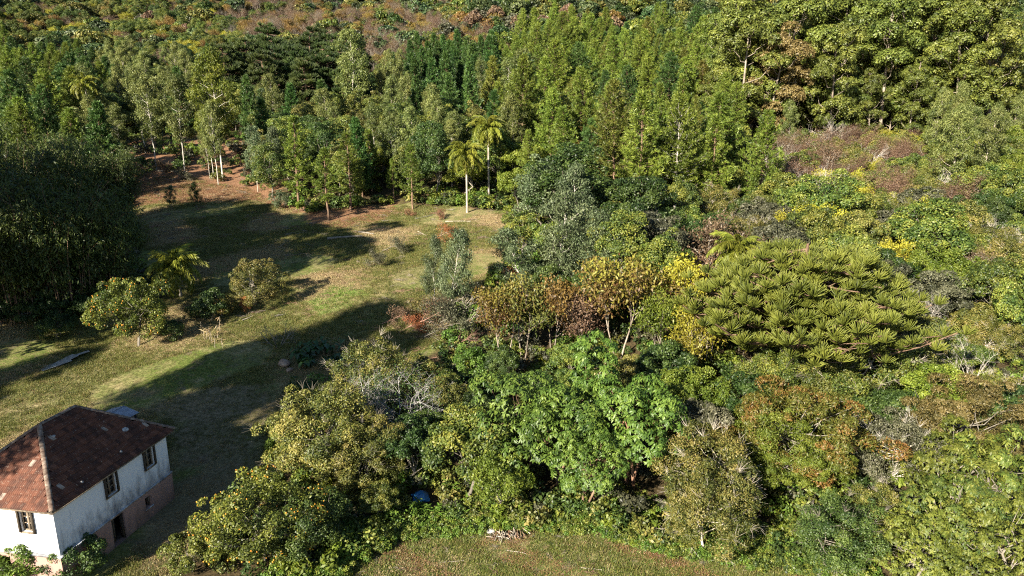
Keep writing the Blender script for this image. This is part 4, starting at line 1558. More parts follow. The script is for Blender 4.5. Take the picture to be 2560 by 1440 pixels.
for k, (u, v, vt, lab) in enumerate(SL):
    b = by_base(u, v)
    d = math.hypot(b[0], b[1])
    rt = ray(u, vt)
    h = rt[2] / rt[1] * b[1] - b[2]
    s = max(.35, min(1.6, h / 18))
    P('slender', b, lab, 'slender' if k != 7 else 'lime', 'bark_white', scale=s, var=k, sxy=1.12 if k not in (4, 5, 6) else .8)
P('young_euc', by_base(645, 480), 'young grey eucalyptus, left one of the pair', 'grey_euc', 'bark_pale', scale=1.0, var=0)
P('young_euc', by_base(683, 480), 'young grey eucalyptus, right one of the pair', 'grey_euc', 'bark_pale', scale=1.02, var=1)
P('bush', by_base(705, 520), 'silvery bush under the pair of young eucalyptus', 'grey_euc', scale=.8)
YP = [(748, 520, 300, 'bright young pine on the left of the clearing pines'), (822, 552, 368, 'bright young pine standing nearest to the clearing'), (877, 526, 335, 'young pine behind the nearest young pine'),
      (1031, 525, 360, 'young pine with bare lower trunk left of the pale palm'), (930, 480, 330, 'young pine back between the two clearing pines'), (985, 500, 395, 'dark young pine left of the bare trunked pine')]
for k, (u, v, vt, lab) in enumerate(YP):
    b = by_base(u, v)
    rt = ray(u, vt)
    h = rt[2] / rt[1] * b[1] - b[2]
    P('young_pine', b, lab, 'pine', 'bark_brown', scale=h / 12, var=k, sxy=1.1)
# dark broadleaved trees right of the clearing
P('broad_tall', by_top(1430, 345, 12.5), 'big dark domed tree with dead white branch right of the clearing', 'dark_green', 'bark_grey', scale=1.1, var=0, sxy=1.3)
P('broad_tall', by_top(1360, 380, 10.5), 'sunlit grey green flank tree left of the big dark dome', 'grey_euc', 'bark_grey', scale=.95, var=1, sxy=1.1)
P('broad_tall', by_top(1600, 395, 12.0), 'dark tree between the big dome and the pine stand', 'dark_green', 'bark_grey', scale=1.05, var=2, sxy=1.1)
P('broad_tall', by_top(1560, 520, 9.5), 'tall narrow dark tree below the big dome', 'green', 'bark_grey', scale=.85, var=0)
P('broad_tall', by_top(1660, 560, 9.0), 'green rounded tree at the foot of the pine stand', 'green', 'bark_grey', scale=.8, var=1)
P('broad', by_top(1310, 345, 8), 'light green tree in the gap right of the palms', 'lime', 'bark_grey', scale=.95)
P('broad', by_top(1290, 420, 6), 'yellow green tree beside the gap right of the palms', 'lime', 'bark_grey', scale=.75)
P('sapling', by_top(1468, 395, 8), 'white dead branch tree sticking out of the big dark dome', None, 'bark_white', scale=.6, var=0)
P('pine', by_base(1684, 556), 'pine with short white trunk at the front of the pine stand', 'pine', 'bark_white', scale=1.0, var=3)
# bamboo, left
for k, (u, v, s, lab) in enumerate(((60, 790, 1.0, 'bamboo clump at the left edge, lowest of the dark clumps'), (180, 775, .95, 'dark bamboo clump second from the left edge'), (270, 745, .8, 'bamboo clump with drooping tips nearest the short palm'),
                                   (60, 640, 1.0, 'dark bamboo clump higher up at the left edge'), (190, 600, .95, 'bamboo clump behind the drooping one'), (290, 560, .75, 'small bamboo clump at the edge of the shaded slope'), (-60, 720, 1.1, 'bamboo clump mostly cut by the left edge'), (-70, 560, 1.0, 'upper bamboo clump cut by the left edge'), (150, 520, .8, 'topmost bamboo clump of the dark stand'))):
    P('bamboo', by_base(u, v), lab, 'bamboo', 'bark_brown', scale=s * 1.12, var=k)
# trees beyond the left edge of the picture, which throw the long shadows over house and meadow
OFF = [(-42.5, 13.5, 'high', 1.05), (-46.5, 18.5, 'high', 1.1), (-51, 14.5, 'high', 1.1), (-60, 25, 'high', .75), (-65, 31, 'high', .75), (-37.5, 20, 'broad_tall', .75), (-54, 45, 'grove', 1.25), (-57.5, 47.5, 'grove', 1.25), (-61, 50, 'grove', 1.2), (-64.5, 53, 'grove', 1.12), (-68, 56, 'grove', 1.1), (-62, 36, 'broad_tall', 1.5), (-76, 62, 'broad_tall', 1.5), (-84, 70, 'broad_tall', 1.3), (-55, 33, 'broad_tall', 1.2)]
for k, (x, y, kd, s) in enumerate(OFF):
    lab = f"{['tall leafy tree', 'tall eucalyptus'][kd in ('slender', 'grove', 'high')] if kd != 'bamboo' else 'high bamboo clump'} outside the picture, {['first', 'second', 'third', 'fourth', 'fifth', 'sixth', 'seventh', 'eighth', 'ninth', 'tenth', 'eleventh', 'twelfth', 'thirteenth', 'fourteenth', 'fifteenth', 'sixteenth'][k]} beyond the left edge"
    P(kd, np.array([x, y, float(terrain(x, y))]), lab, 'dark_green' if kd not in ('high', 'grove') else 'grove', 'bark_grove', scale=s)

# ------------------------------------------------------------------ the wood: one tree after another
TARP = ground_poly([(985, 1195), (1225, 1195), (1225, 1350), (985, 1350)])
SLOPE = ground_poly([(225, 365), (330, 335), (620, 335), (650, 480), (300, 470)])
OPENP = [CLEAR, FRONT, TARP, SLOPE]
# outline of each stand, as seen at canopy height, and what grows in it: (kind, leaf, bark, weight, min scale, max scale)
ZONES = [
    ('araucaria', [(585, 70), (760, 60), (870, 110), (880, 220), (760, 240), (600, 230)], [('araucaria_dark', 'araucaria_dark', 'bark_brown', 1, .85, 1.1)]),
    ('conifer', [(1050, 110), (1220, 100), (1230, 300), (1040, 300)], [('young_araucaria', 'pine_dark', 'bark_brown', 3, .8, 1.1), ('slender', 'slender', 'bark_pale', .4, .6, .8)]),
    ('pinewood', [(1240, 220), (1260, 40), (1430, 40), (1560, 90), (1740, 70), (1830, 230), (1920, 340), (1920, 470), (1790, 530), (1640, 420), (1590, 330), (1480, 280), (1330, 310)], [('pine', 'pine', 'bark_brown', 6, .68, 1.28), ('pine', 'pine_olive', 'bark_brown', 1.3, .7, 1.2), ('pine', 'pine_dark', 'bark_brown', .6, .7, 1.25), ('broad_tall', 'green', 'bark_grey', .5, .7, 1.0)]),
    ('grove', [(1830, 230), (1830, 60), (1900, -60), (2330, -120), (2420, 20), (2700, 40), (2700, 330), (2400, 290), (2200, 250)], [('grove', 'grove', 'bark_grove', 6, .8, 1.15), ('grove', 'grove', 'bark_grove', 3.5, .42, .65), ('grove', 'grove_gold', 'bark_grove', .25, .8, .95)]),
    ('redslope', [(1890, 290), (2060, 270), (2330, 290), (2400, 400), (2420, 480), (2250, 500), (1930, 440)], [('red_twig', 'redbrown', 'twig_red', 2, .65, .95), ('red_twig', 'redbrown', 'bark_pale', 1.6, .7, 1.0), ('bare', None, 'bark_white', 1.5, .75, 1.1), ('autumn', 'yellow', 'bark_pale', .7, .7, .9), ('broad', 'olive', 'bark_grey', 2.4, .6, .85), ('broad', 'green', 'bark_grey', 2, .6, .85)]),
    ('leftpine', [(-200, 140), (130, 140), (280, 220), (200, 330), (140, 480), (-200, 480)], [('pine', 'pine', 'bark_brown', 2, .8, 1.05), ('pine', 'pine_dark', 'bark_brown', 2, .8, 1.05), ('broad', 'dark_green', 'bark_grey', 1, .7, 1)]),
    ('centreback', [(120, 160), (700, 160), (1250, 200), (1320, 330), (1300, 440), (700, 420), (300, 400), (120, 330)], [('broad_tall', 'green', 'bark_grey', 3, .75, 1.05), ('broad_tall', 'dark_green', 'bark_grey', 2, .75, 1.05), ('young_araucaria', 'pine_dark', 'bark_brown', .5, .7, .95), ('slender', 'slender', 'bark_pale', .8, .55, .9), ('broad', 'lime', 'bark_grey', 1, .7, .95), ('broad_tall', 'olive', 'bark_grey', 1.4, .7, 1.0)]),
    ('autumnband', [(600, -60), (960, -20), (1260, 80), (1260, 200), (900, 190), (760, 110), (560, 60)], [('red_twig', 'redbrown', 'bark_pale', 2.8, .9, 1.25), ('bare', None, 'bark_grey', 2.6, 1.0, 1.3), ('autumn', 'gold', 'bark_pale', .8, 1.0, 1.2), ('broad', 'olive', 'bark_grey', 1.6, .7, 1), ('broad', 'green', 'bark_grey', 1, .7, 1)]),
    ('leftback', [(-250, -80), (620, -80), (620, 180), (-250, 200)], [('broad', 'dark_green', 'bark_grey', 3, .8, 1.15), ('broad_wide', 'green', 'bark_grey', 2, .8, 1.1), ('broad', 'olive', 'bark_grey', 2, .8, 1.1), ('autumn', 'yellow', 'bark_pale', 1.0, .9, 1.15), ('autumn', 'gold', 'bark_pale', .7, .9, 1.2), ('red_twig', 'redbrown', 'bark_pale', .8, .9, 1.2), ('broad_tall', 'green', 'bark_grey', 1.5, .8, 1.0)]),
    ('farright', [(1780, 60), (2700, 60), (2700, 480), (2380, 480), (2300, 300), (1900, 300)], [('broad', 'green', 'bark_grey', 2, .75, 1.05), ('broad', 'olive', 'bark_grey', 1.5, .75, 1.0), ('broad_wide', 'lime', 'bark_grey', 1, .7, .95), ('slender', 'slender', 'bark_pale', .7, .6, .8)]),
    ('rightslope', [(1540, 420), (1900, 420), (2700, 400), (2700, 980), (1700, 980), (1640, 700)], [('broad', 'grey_purple', 'bark_grey', .9, .7, .95), ('broad_wide', 'green', 'bark_grey', 2.2, .5, 1.1), ('broad', 'green', 'bark_grey', 2, .5, 1.1), ('broad', 'olive', 'bark_grey', 2, .5, 1.1), ('twiggy', 'olive', 'bark_pale', 1.5, .8, 1.1), ('broad', 'dark_green', 'bark_grey', 1.5, .65, .9), ('broad_wide', 'lime', 'bark_grey', .8, .6, .8), ('autumn', 'yellow', 'bark_pale', .55, .8, .95), ('red_twig', 'redbrown', 'bark_white', .5, .7, .9), ('bare', None, 'bark_white', .3, .6, .8)]),
    ('lowright', [(1550, 980), (2800, 980), (2800, 1700), (1600, 1700)], [('twiggy', 'olive', 'bark_pale', 4, .65, .9), ('twiggy', 'grey_purple', 'bark_white', 1, .6, .85), ('broad', 'green', 'bark_grey', 1.5, .45, .65), ('broad', 'olive', 'bark_grey', 1.5, .45, .7), ('feather', 'rust', 'bark_grey', .5, .6, .75)]),
    ('lowcentre', [(640, 820), (1700, 820), (1700, 1500), (640, 1500)], [('broad', 'green', 'bark_grey', 2, .4, .6), ('broad', 'dark_green', 'bark_grey', 2, .4, .6), ('bush', 'bright_shrub', 'bark_grey', 2, .6, 1), ('broad', 'olive', 'bark_grey', 1, .4, .6)]),
    ('midright', [(1180, 520), (1760, 420), (1800, 900), (1180, 900)], [('broad', 'green', 'bark_grey', 2, .6, .85), ('broad', 'dark_green', 'bark_grey', 2, .6, .85), ('broad', 'lime', 'bark_grey', 1, .5, .7)]),
]
COLW = dict(pine='bright green', pine_dark='dark green', pine_olive='olive tinged', grove='olive green', grove_gold='golden flowered', slender='pale green', grey_euc='grey green', araucaria_dark='dark green', green='mid green', dark_green='dark green', olive='olive green', lime='yellow green', grey_purple='greyish', rust='rusty', redbrown='reddish brown', autumn='yellow and rust', yellow='bright yellow', gold='orange gold', lush='glossy green', citrus='glossy pale green', bright_shrub='bright green', bamboo='dark')
NOUN = dict(pine='pine', young_pine='young pine', grove='domed eucalyptus', slender='slim eucalyptus', broad='round crowned tree', broad_wide='wide crowned tree', broad_tall='tall leafy tree', bush='bush', twiggy='twiggy tree', feather='feathery tree', araucaria_dark='tiered araucaria', young_araucaria='conical araucaria', autumn='autumn tree', bare='white bare tree', red_twig='sparse tree')
MARKS = [(205, 190, 'the slim palm'), (345, 250, 'the bare forked white trunk'), (540, 160, 'the tallest left eucalyptus'), (880, 120, 'the very tall centre eucalyptus'), (660, 130, 'the dark araucarias'), (1170, 370, 'the pale trunked palm'), (1010, 190, 'the round headed eucalyptus'),
         (1500, 300, 'the orange pine edge tree'), (1440, 430, 'the big dark dome'), (1340, 90, 'the left pine stand'), (1680, 120, 'the right pine stand'), (1690, 500, 'the short white pine trunk'), (1930, 200, 'the lone white grove trunk'), (2290, 200, 'the forked grove tree'), (2450, 330, 'the right foot of the grove'),
         (1800, 580, 'the dark red tree'), (2020, 720, 'the flat topped araucaria'), (2250, 850, 'the red dotted tree'), (2340, 440, 'the white bare thicket'), (2480, 700, 'the right edge slope'), (2010, 1080, 'the feathery rust tree'), (2420, 1130, 'the right glossy clump'), (1800, 1120, 'the grey topped twiggy tree'),
         (1400, 1050, 'the glossy big leaved group'), (800, 1050, 'the big dense tree'), (960, 980, 'the lichen covered dead tree'), (1700, 750, 'the bright yellow trees'), (1400, 620, 'the leaning eucalyptus'), (800, 60, 'the bare autumn band'), (1100, 130, 'the autumn band end'), (300, 60, 'the upper left slope'), (60, 250, 'the left edge pines'), (2100, 350, 'the reddish thicket')]
YLIM = dict(grove=(128, 215), pinewood=(88, 262), conifer=(130, 230), araucaria=(150, 215), leftpine=(95, 262), centreback=(100, 262), autumnband=(170, 400), leftback=(170, 400), redslope=(85, 160), farright=(90, 262))
cand_y = np.sqrt(rng.uniform(33 ** 2, 400 ** 2, 44000))
cand_x = rng.uniform(-.80, .80, 44000) * cand_y + rng.uniform(-5, 5, 44000)
inop = np.zeros(44000, bool)
for pl in OPENP:
    inop |= poly_mask(cand_x, cand_y, pl)
hx, hy = cand_x + 23.3, cand_y - 33.5
inop |= (np.abs(hx) < 7) & (np.abs(hy) < 8)
AX = [q[0] for q in PLACED]
AY = [q[1] for q in PLACED]
AR = [q[2] for q in PLACED]
NHERO = len(AX)
NEWT = []
CZ = terrain(cand_x, cand_y)
for x, y, z, bad in zip(cand_x, cand_y, CZ, inop):
    if bad:
        continue
    if y > 262 and x > 30:
        continue
    hh = 8.5
    u, v = project(x, y, z + hh)
    if u < -160 or u > 2720 or v > 1800:
        continue
    spec = None
    jz = (random.gauss(0, 28), random.gauss(0, 14))
    for zn, poly, sp in ZONES:
        y0_, y1_ = YLIM.get(zn, (0, 999))
        if not y0_ <= y <= y1_:
            continue
        hz = {'grove': 22, 'pinewood': 12, 'conifer': 12, 'araucaria': 14, 'lowcentre': 3.5, 'lowright': 4.5}.get(zn, 7)
        uu, vv = project(x, y, z + hz)
        uu, vv = uu + jz[0], vv + jz[1]
        if inpoly(uu, vv, poly):
            spec = sp
            break
    if spec is None:
        continue
    kd, lf, bk, _, s0, s1 = random.choices(spec, [q[3] for q in spec])[0]
    s = random.uniform(s0, s1)
    if kd in ('broad', 'twiggy', 'broad_wide') and y < 60:
        s *= .8
    r_ = KR[kd] * s
    dx = np.array(AX) - x
    dy = np.array(AY) - y
    tight = (.52 if y < 130 and x > 5 else .72) if kd not in ('pine',) else .80
    tt_ = np.where(np.arange(len(AX)) < NHERO, max(tight, .74), tight)
    if np.any(dx * dx + dy * dy < (tt_ * (np.array(AR) + r_)) ** 2):
        continue
    # do not stand in front of the open ground
    ut, vt = project(x, y, z + KH[kd] * s)
    if v < 1250 and (inpoly(ut, vt, CLEAR_PX) and y < 75 or y < 112 and u < 660 and vt > 300 and vt < 470):
        continue
    if (1190 < ut < 1870 and 660 < vt < 810 and y < 62) or (1880 < ut < 2150 and 930 < vt < 1150 and y < 42):
        continue
    if zn in ('lowcentre',) and inpoly(ut, vt - 15, FRONT_PX):
        continue
    AX.append(x)
    AY.append(y)
    AR.append(r_)
    um, vm = project(x, y, z + KH[kd] * s * .8)
    NEWT.append((kd, lf, bk, s, x, y, z, um, vm))


def where(u, v):
    b = min(MARKS, key=lambda m: (m[0] - u) ** 2 + (m[1] - v) ** 2)
    du, dv = u - b[0], v - b[1]
    if abs(du) > abs(dv) * .9:
        w_ = 'left of' if du < 0 else 'right of'
    else:
        w_ = 'above' if dv < 0 else 'below'
    return w_ + ' ' + b[2]


# leave out what stands wholly hidden behind nearer crowns
cov = np.zeros((200, 340), bool)          # 8 px cells, with a margin


def cells(x, y, z0, h, r_, zlo, k):
    u, v1 = project(x, y, z0 + h)
    _, v0 = project(x, y, z0 + h * zlo)
    ru = max(4, FPX * r_ / y) * k
    cu, cv, rv = u / 8 + 10, (v0 + v1) / 16 + 10, max(1., (v0 - v1) / 16 * k)
    ja, jb = max(0, int(cv - rv)), min(200, int(cv + rv) + 1)
    ia, ib = max(0, int(cu - ru / 8)), min(340, int(cu + ru / 8) + 1)
    jj, ii_ = np.mgrid[ja:max(ja, jb), ia:max(ia, ib)]
    m = ((ii_ - cu) / max(ru / 8, .7)) ** 2 + ((jj - cv) / rv) ** 2 <= 1.0
    return jj[m], ii_[m]


allt = [(math.hypot(q[0], q[1]), None, q) for q in PLACED] + [(math.hypot(t[4], t[5]), t, None) for t in NEWT]
allt.sort(key=lambda q: q[0])
KEPT = []
for d_, t, q in allt:
    if t is None:
        z0 = float(terrain(q[0], q[1]))
        top = q[3].scale[2] * 8
        j_, i_ = cells(q[0], q[1], z0, top, q[2], .35, .8)
        cov[j_, i_] = True
        continue
    kd, lf, bk, s, x, y, z, um, vm = t
    lo_ = .12 if kd in ('pine', 'young_araucaria') else .35
    j_, i_ = cells(x, y, z, KH[kd] * s, KR[kd] * s, lo_, 1.0)
    vis = (~cov[j_, i_] & (j_ > 9) & (j_ < 191) & (i_ > 9) & (i_ < 331)).sum()
    if vis < max(3, .10 * len(j_)):
        continue
    KEPT.append(t)
    if kd not in ('bare', 'red_twig', 'autumn', 'slender'):
        j_, i_ = cells(x, y, z, KH[kd] * s, KR[kd] * s, lo_ + .08, .78)
        cov[j_, i_] = True
print('trees', len(NEWT), 'in view', len(KEPT))
NEWT = KEPT


def nth(i):
    w_ = ['', 'first', 'second', 'third', 'fourth', 'fifth', 'sixth', 'seventh', 'eighth', 'ninth', 'tenth', 'eleventh', 'twelfth', 'thirteenth', 'fourteenth', 'fifteenth', 'sixteenth', 'seventeenth', 'eighteenth', 'nineteenth', 'twentieth']
    return w_[i] if i <= 20 else 'twenty-' + w_[min(9, i - 20)]


fam = {}
for t in NEWT:
    base = f"{COLW[t[1]] + ' ' if t[1] else ''}{NOUN[t[0]]}"
    fam.setdefault((base, where(t[7], t[8])), []).append(t)
for (base, wh), ts in fam.items():
    ts.sort(key=lambda q: q[8])
    nrow = max(1, (len(ts) + 5) // 7)
    rows = [list(q) for q in np.array_split(np.arange(len(ts)), nrow)]
    for ri, row in enumerate(rows):
        rt = sorted([ts[k] for k in row], key=lambda q: q[7])
        pre = '' if nrow == 1 else ('highest row, ' if ri == 0 else 'lowest row, ' if ri == nrow - 1 else f'{nth(ri + 1)} row, ')
        for i, t in enumerate(rt):
            if len(rt) == 1:
                lab = f'{base} {pre}{wh}'
            elif i == 0:
                lab = f'leftmost {base} {pre}{wh}'
            elif i == len(rt) - 1:
                lab = f'rightmost {base} {pre}{wh}'
            else:
                lab = f'{base} {nth(i + 1)} from left, {pre}{wh}'
            kd, lf, bk, s, x, y, z, _, _ = t
            P(kd, np.array([x, y, z]), lab, lf, bk, scale=s, group=f'{NOUN[kd]} stand of the surrounding wood', sxy=random.uniform(.85, 1.15), tilt=(random.gauss(0, .045), random.gauss(0, .045)))
print('scattered trees', len(NEWT))
# ------------------------------------------------------------------ scattered stuff by geometry nodes
def scatter(name, protos, pts, idxs, rots, scales, label, cat):
    pc = bpy.data.collections.new(name + '_kinds')
    for i, (m, mat) in enumerate(protos):
        mm = m.copy()
        mm.materials.clear()
        mm.materials.append(MATS[mat])
        pc.objects.link(bpy.data.objects.new(f'{name}_kind_{i:02d}', mm))
    me = bpy.data.meshes.new(name)
    me.from_pydata([tuple(p) for p in pts], [], [])
    for nm, ty, val in (('pick', 'INT', idxs), ('size', 'FLOAT', scales)):
        a = me.attributes.new(nm, ty, 'POINT')
        a.data.foreach_set('value', np.asarray(val))
    a = me.attributes.new('turn', 'FLOAT_VECTOR', 'POINT')
    a.data.foreach_set('vector', np.asarray(rots, np.float32).ravel())
    ng = bpy.data.node_groups.new(name, 'GeometryNodeTree')
    ng.interface.new_socket('Geometry', in_out='INPUT', socket_type='NodeSocketGeometry')
    ng.interface.new_socket('Geometry', in_out='OUTPUT', socket_type='NodeSocketGeometry')
    N, Lk = ng.nodes, ng.links
    gi, go = N.new('NodeGroupInput'), N.new('NodeGroupOutput')
    ci = N.new('GeometryNodeCollectionInfo')
    ci.inputs['Collection'].default_value = pc
    ci.inputs['Separate Children'].default_value = True
    ci.inputs['Reset Children'].default_value = True
    ip = N.new('GeometryNodeInstanceOnPoints')
    ip.inputs['Pick Instance'].default_value = True

    def na(n, ty):
        q = N.new('GeometryNodeInputNamedAttribute')
        q.data_type = ty
        q.inputs['Name'].default_value = n
        return q.outputs['Attribute']
    Lk.new(gi.outputs[0], ip.inputs['Points'])
    Lk.new(ci.outputs[0], ip.inputs['Instance'])
    Lk.new(na('pick', 'INT'), ip.inputs['Instance Index'])
    Lk.new(na('turn', 'FLOAT_VECTOR'), ip.inputs['Rotation'])
    Lk.new(na('size', 'FLOAT'), ip.inputs['Scale'])
    Lk.new(ip.outputs[0], go.inputs[0])
    o = link(name, me)
    md = o.modifiers.new('scatter', 'NODES')
    md.node_group = ng
    return tag(o, label, cat, kind='stuff')


def tuft(seed, n, h, w, spread, lean=.5):
    r = np.random.default_rng(seed)
    g = G()
    P0 = np.concatenate([r.normal(size=(n, 2)) * spread, np.zeros((n, 1))], 1)
    D = unit(r.normal(size=(n, 3)) * lean + UP)
    N_ = unit(r.normal(size=(n, 3)) * np.array([1, 1, .2]))
    leaves(g, P0, D, N_, h * r.uniform(.5, 1.3, n), w, np.clip(r.uniform(.1, .9, n), 0, 1), bend=.3)
    return g.mesh('tuft')


grass_protos = []
for i, (mat, h, lean) in enumerate((('grass', .16, .7), ('grass', .22, .6), ('straw', .14, 1.2), ('straw', .2, 1.4), ('bright_shrub', .16, .6), ('litter', .12, 1.6), ('green', .2, .7))):
    grass_protos.append((tuft(1000 + i, 30, h * .75, .022, .17, lean), mat))
NG = 80000
bx = np.array([p[0] for p in CLEAR + FRONT])
by = np.array([p[1] for p in CLEAR + FRONT])
px_ = rng.uniform(max(-60, bx.min()), bx.max(), NG * 5)
py_ = rng.uniform(by.min(), by.max(), NG * 5)
# closer ground gets more tufts, as it shows larger
keep = (poly_mask(px_, py_, CLEAR) | poly_mask(px_, py_, FRONT)) & (np.abs(px_) < .8 * py_ + 4)
keep &= ~((np.abs((px_ + 23.3) * math.cos(.166) - (py_ - 33.5) * math.sin(.166)) < 3.2) & (np.abs((px_ + 23.3) * math.sin(.166) + (py_ - 33.5) * math.cos(.166)) < 4.4))
keep &= rng.random(NG * 5) < np.clip(58 / np.maximum(py_, 30), .35, 1)
px_, py_ = px_[keep][:NG], py_[keep][:NG]
pn = np.sin(px_ * .45 + 1.3 * np.sin(py_ * .21)) + np.sin(py_ * .38 + 1.7 * np.sin(px_ * .27) + 2) + rng.normal(size=len(px_)) * .45
soil_m = poly_mask(px_, py_, SOIL)
lawn_m = poly_mask(px_, py_, LAWN)
front_m = poly_mask(px_, py_, FRONT)
yard_m = poly_mask(px_, py_, YARD)
pick = np.where(pn > .7, 0, np.where(pn > -.35, 1, np.where(pn > -1.2, 2, 3)))
pick = np.where(front_m & (rng.random(len(px_)) < .45), 6, pick)
pick = np.where(rng.random(len(px_)) < .1, 5, pick)
pick = np.where(front_m & (np.sin(px_ * .9 + 2 * np.sin(py_ * .8)) > .25) & (rng.random(len(px_)) < .7), 5, pick)
pick = np.where(soil_m & (rng.random(len(px_)) < .8), 5, pick)
pick = np.where(lawn_m & (rng.random(len(px_)) < .5), 4, pick)
sizes = rng.uniform(.55, 1.3, len(px_)) * np.where(np.sin(px_ * .33 + 4 + np.sin(py_ * .3)) + np.sin(py_ * .29 - 1) > np.where(front_m, 9, 1.0), .35, 1) * np.where(yard_m, .55, 1) * (1 + .25 * (py_ > 70))
scatter('grass', grass_protos, np.stack([px_, py_, terrain(px_, py_)], 1), pick.astype(np.int32), np.stack([px_ * 0, px_ * 0, rng.uniform(0, 6.28, len(px_))], 1), sizes.astype(np.float32), 'green and straw coloured grass of the clearing', 'grass')


def shrublet(seed, n=420, R=1.0, L=.2, W=.11):
    r = np.random.default_rng(seed)
    g = G()
    for k in range(9):
        a = r.uniform(0, 6.28)
        c = np.array([math.cos(a) * R * .55, math.sin(a) * R * .55, r.uniform(.25, .9)])
        clump(g, r, c, R * .42, n // 9, L, W, np.array([0, 0, 0]), r.uniform(.25, .75))
    return g.mesh('shrublet')


ug = [(shrublet(1100 + i, L=.16 + .03 * (i % 4)), m) for i, m in enumerate(('green', 'dark_green', 'olive', 'green', 'bright_shrub', 'dark_green', 'grey_purple', 'lime'))]
NU = 15000
uy = np.sqrt(rng.uniform(30 ** 2, 215 ** 2, NU * 3))
ux = rng.uniform(-.82, .82, NU * 3) * uy
k = ~(poly_mask(ux, uy, CLEAR) | poly_mask(ux, uy, FRONT) | poly_mask(ux, uy, ground_poly([(1005, 1228), (1110, 1228), (1110, 1350), (1005, 1350)]))) & (rng.random(NU * 3) < np.clip(90 / uy, .4, 1))
ux, uy = ux[k][:NU], uy[k][:NU]
bare_floor = poly_mask(ux, uy, ground_poly([(150, 470), (250, 330), (700, 320), (1150, 400), (1250, 500), (700, 520)]))
k = ~(bare_floor & (rng.random(len(ux)) < .75))
ux, uy = ux[k], uy[k]
us = rng.uniform(.7, 1.7, len(ux)) * np.where(uy < 60, .75, 1)
up_ = rng.integers(0, len(ug), len(ux))
fr_poly = ground_poly([(940, 1330), (1010, 1260), (1700, 1270), (2150, 1390), (2250, 1500), (2050, 1450), (1680, 1400), (1500, 1345), (1270, 1325), (1010, 1355)])
fpx = rng.uniform(-16, max(p[0] for p in fr_poly), 8000)
fpy = rng.uniform(min(p[1] for p in fr_poly) - 3, max(p[1] for p in fr_poly) + 3, 8000)
dk_poly = ground_poly([(640, 1500), (760, 1330), (820, 1240), (1060, 1210), (1060, 1290), (1000, 1350), (870, 1430), (830, 1520)])
k = poly_mask(fpx, fpy, fr_poly) | poly_mask(fpx, fpy, dk_poly)
k &= ~poly_mask(fpx, fpy, ground_poly([(1010, 1215), (1130, 1215), (1130, 1300), (1010, 1300)]))
ux, uy = np.concatenate([ux, fpx[k]]), np.concatenate([uy, fpy[k]])
us = np.concatenate([us, rng.uniform(.3, .6, k.sum())])
up_ = np.concatenate([up_, rng.choice([0, 3, 4, 4, 7, 0], k.sum())])
scatter('undergrowth', ug, np.stack([ux, uy, terrain(ux, uy) - .05], 1), up_.astype(np.int32), np.stack([ux * 0, ux * 0, rng.uniform(0, 6.28, len(ux))], 1), us.astype(np.float32), 'low leafy undergrowth covering the floor of the wood', 'undergrowth')

# far hillside, one mass of crowns
def far_crown(seed, R=3.4, H=7.0, n=26, nl=70, L=.62, W=.4):
    r = np.random.default_rng(seed)
    g = G()
    cen = np.array([0, 0, H - 3.2])
    d = fib_dirs(r, n, -.5)
    C = cen + d * (lobes(r, d, .2) * r.uniform(.75, 1, n))[:, None] * np.array([R, R, 2.9]) * .75
    for c in C:
        clump(g, r, c, 1.25, nl, L, W, cen, r.uniform(.2, .8))
    tube(g, [(0, 0, -.5), (0, 0, H - 3)], [.2, .12], 5, .1)
    return g.mesh('far_crown')


fc = [(far_crown(1200 + i, R=3.0 + .4 * (i % 3)), m) for i, m in enumerate(('hill', 'hill', 'hill', 'dark_green', 'green', 'olive', 'redbrown', 'gold', 'grey_purple'))]
NF = 9000
fy = np.sqrt(rng.uniform(225 ** 2, 620 ** 2, NF * 2))
fx = rng.uniform(-.86, .86, NF * 2) * fy
k = (fy > 262) | (rng.random(NF * 2) < (fy - 225) / 50)
fx, fy = fx[k][:NF], fy[k][:NF]
ZP = {z_[0]: z_[1] for z_ in ZONES}
fz_ = terrain(fx, fy)
k = np.array([not (b_ < 395 and a_ < 30 and any(inpoly(*project(a_, b_, c_ + 7), ZP[n_]) for n_ in ('autumnband', 'leftback'))) or rng.random() < .12 for a_, b_, c_ in zip(fx, fy, fz_)])
fx, fy = fx[k], fy[k]
band = np.sin(fx * .02 + 1) + np.sin(fy * .03 + fx * .013) + rng.normal(size=len(fx)) * .5
pk = rng.integers(0, 6, len(fx))
aut = (band > .9) & (fx < 40) & (fy < 420)
pk = np.where(aut & (rng.random(len(fx)) < .6), rng.integers(6, 9, len(fx)), pk)
scatter('hillside_forest', fc, np.stack([fx, fy, terrain(fx, fy) - .2], 1), pk.astype(np.int32), np.stack([fx * 0, fx * 0, rng.uniform(0, 6.28, len(fx))], 1), rng.uniform(.8, 1.6, len(fx)).astype(np.float32), 'dense forest canopy covering the far hillside', 'forest')

def twig_pile(seed):
    r = np.random.default_rng(seed)
    g = G()
    for k in range(16):
        c = np.array([r.normal() * .5, r.normal() * .3, r.uniform(.03, .25)])
        a = r.normal() * .6
        d = np.array([math.cos(a), math.sin(a), r.normal() * .15]) * r.uniform(.3, 1.1)
        tube(g, limb_path(r, c - d / 2, c + d / 2, 0, 4), [.018, .015, .011, .005], 4)
    return g.mesh('twig_pile')


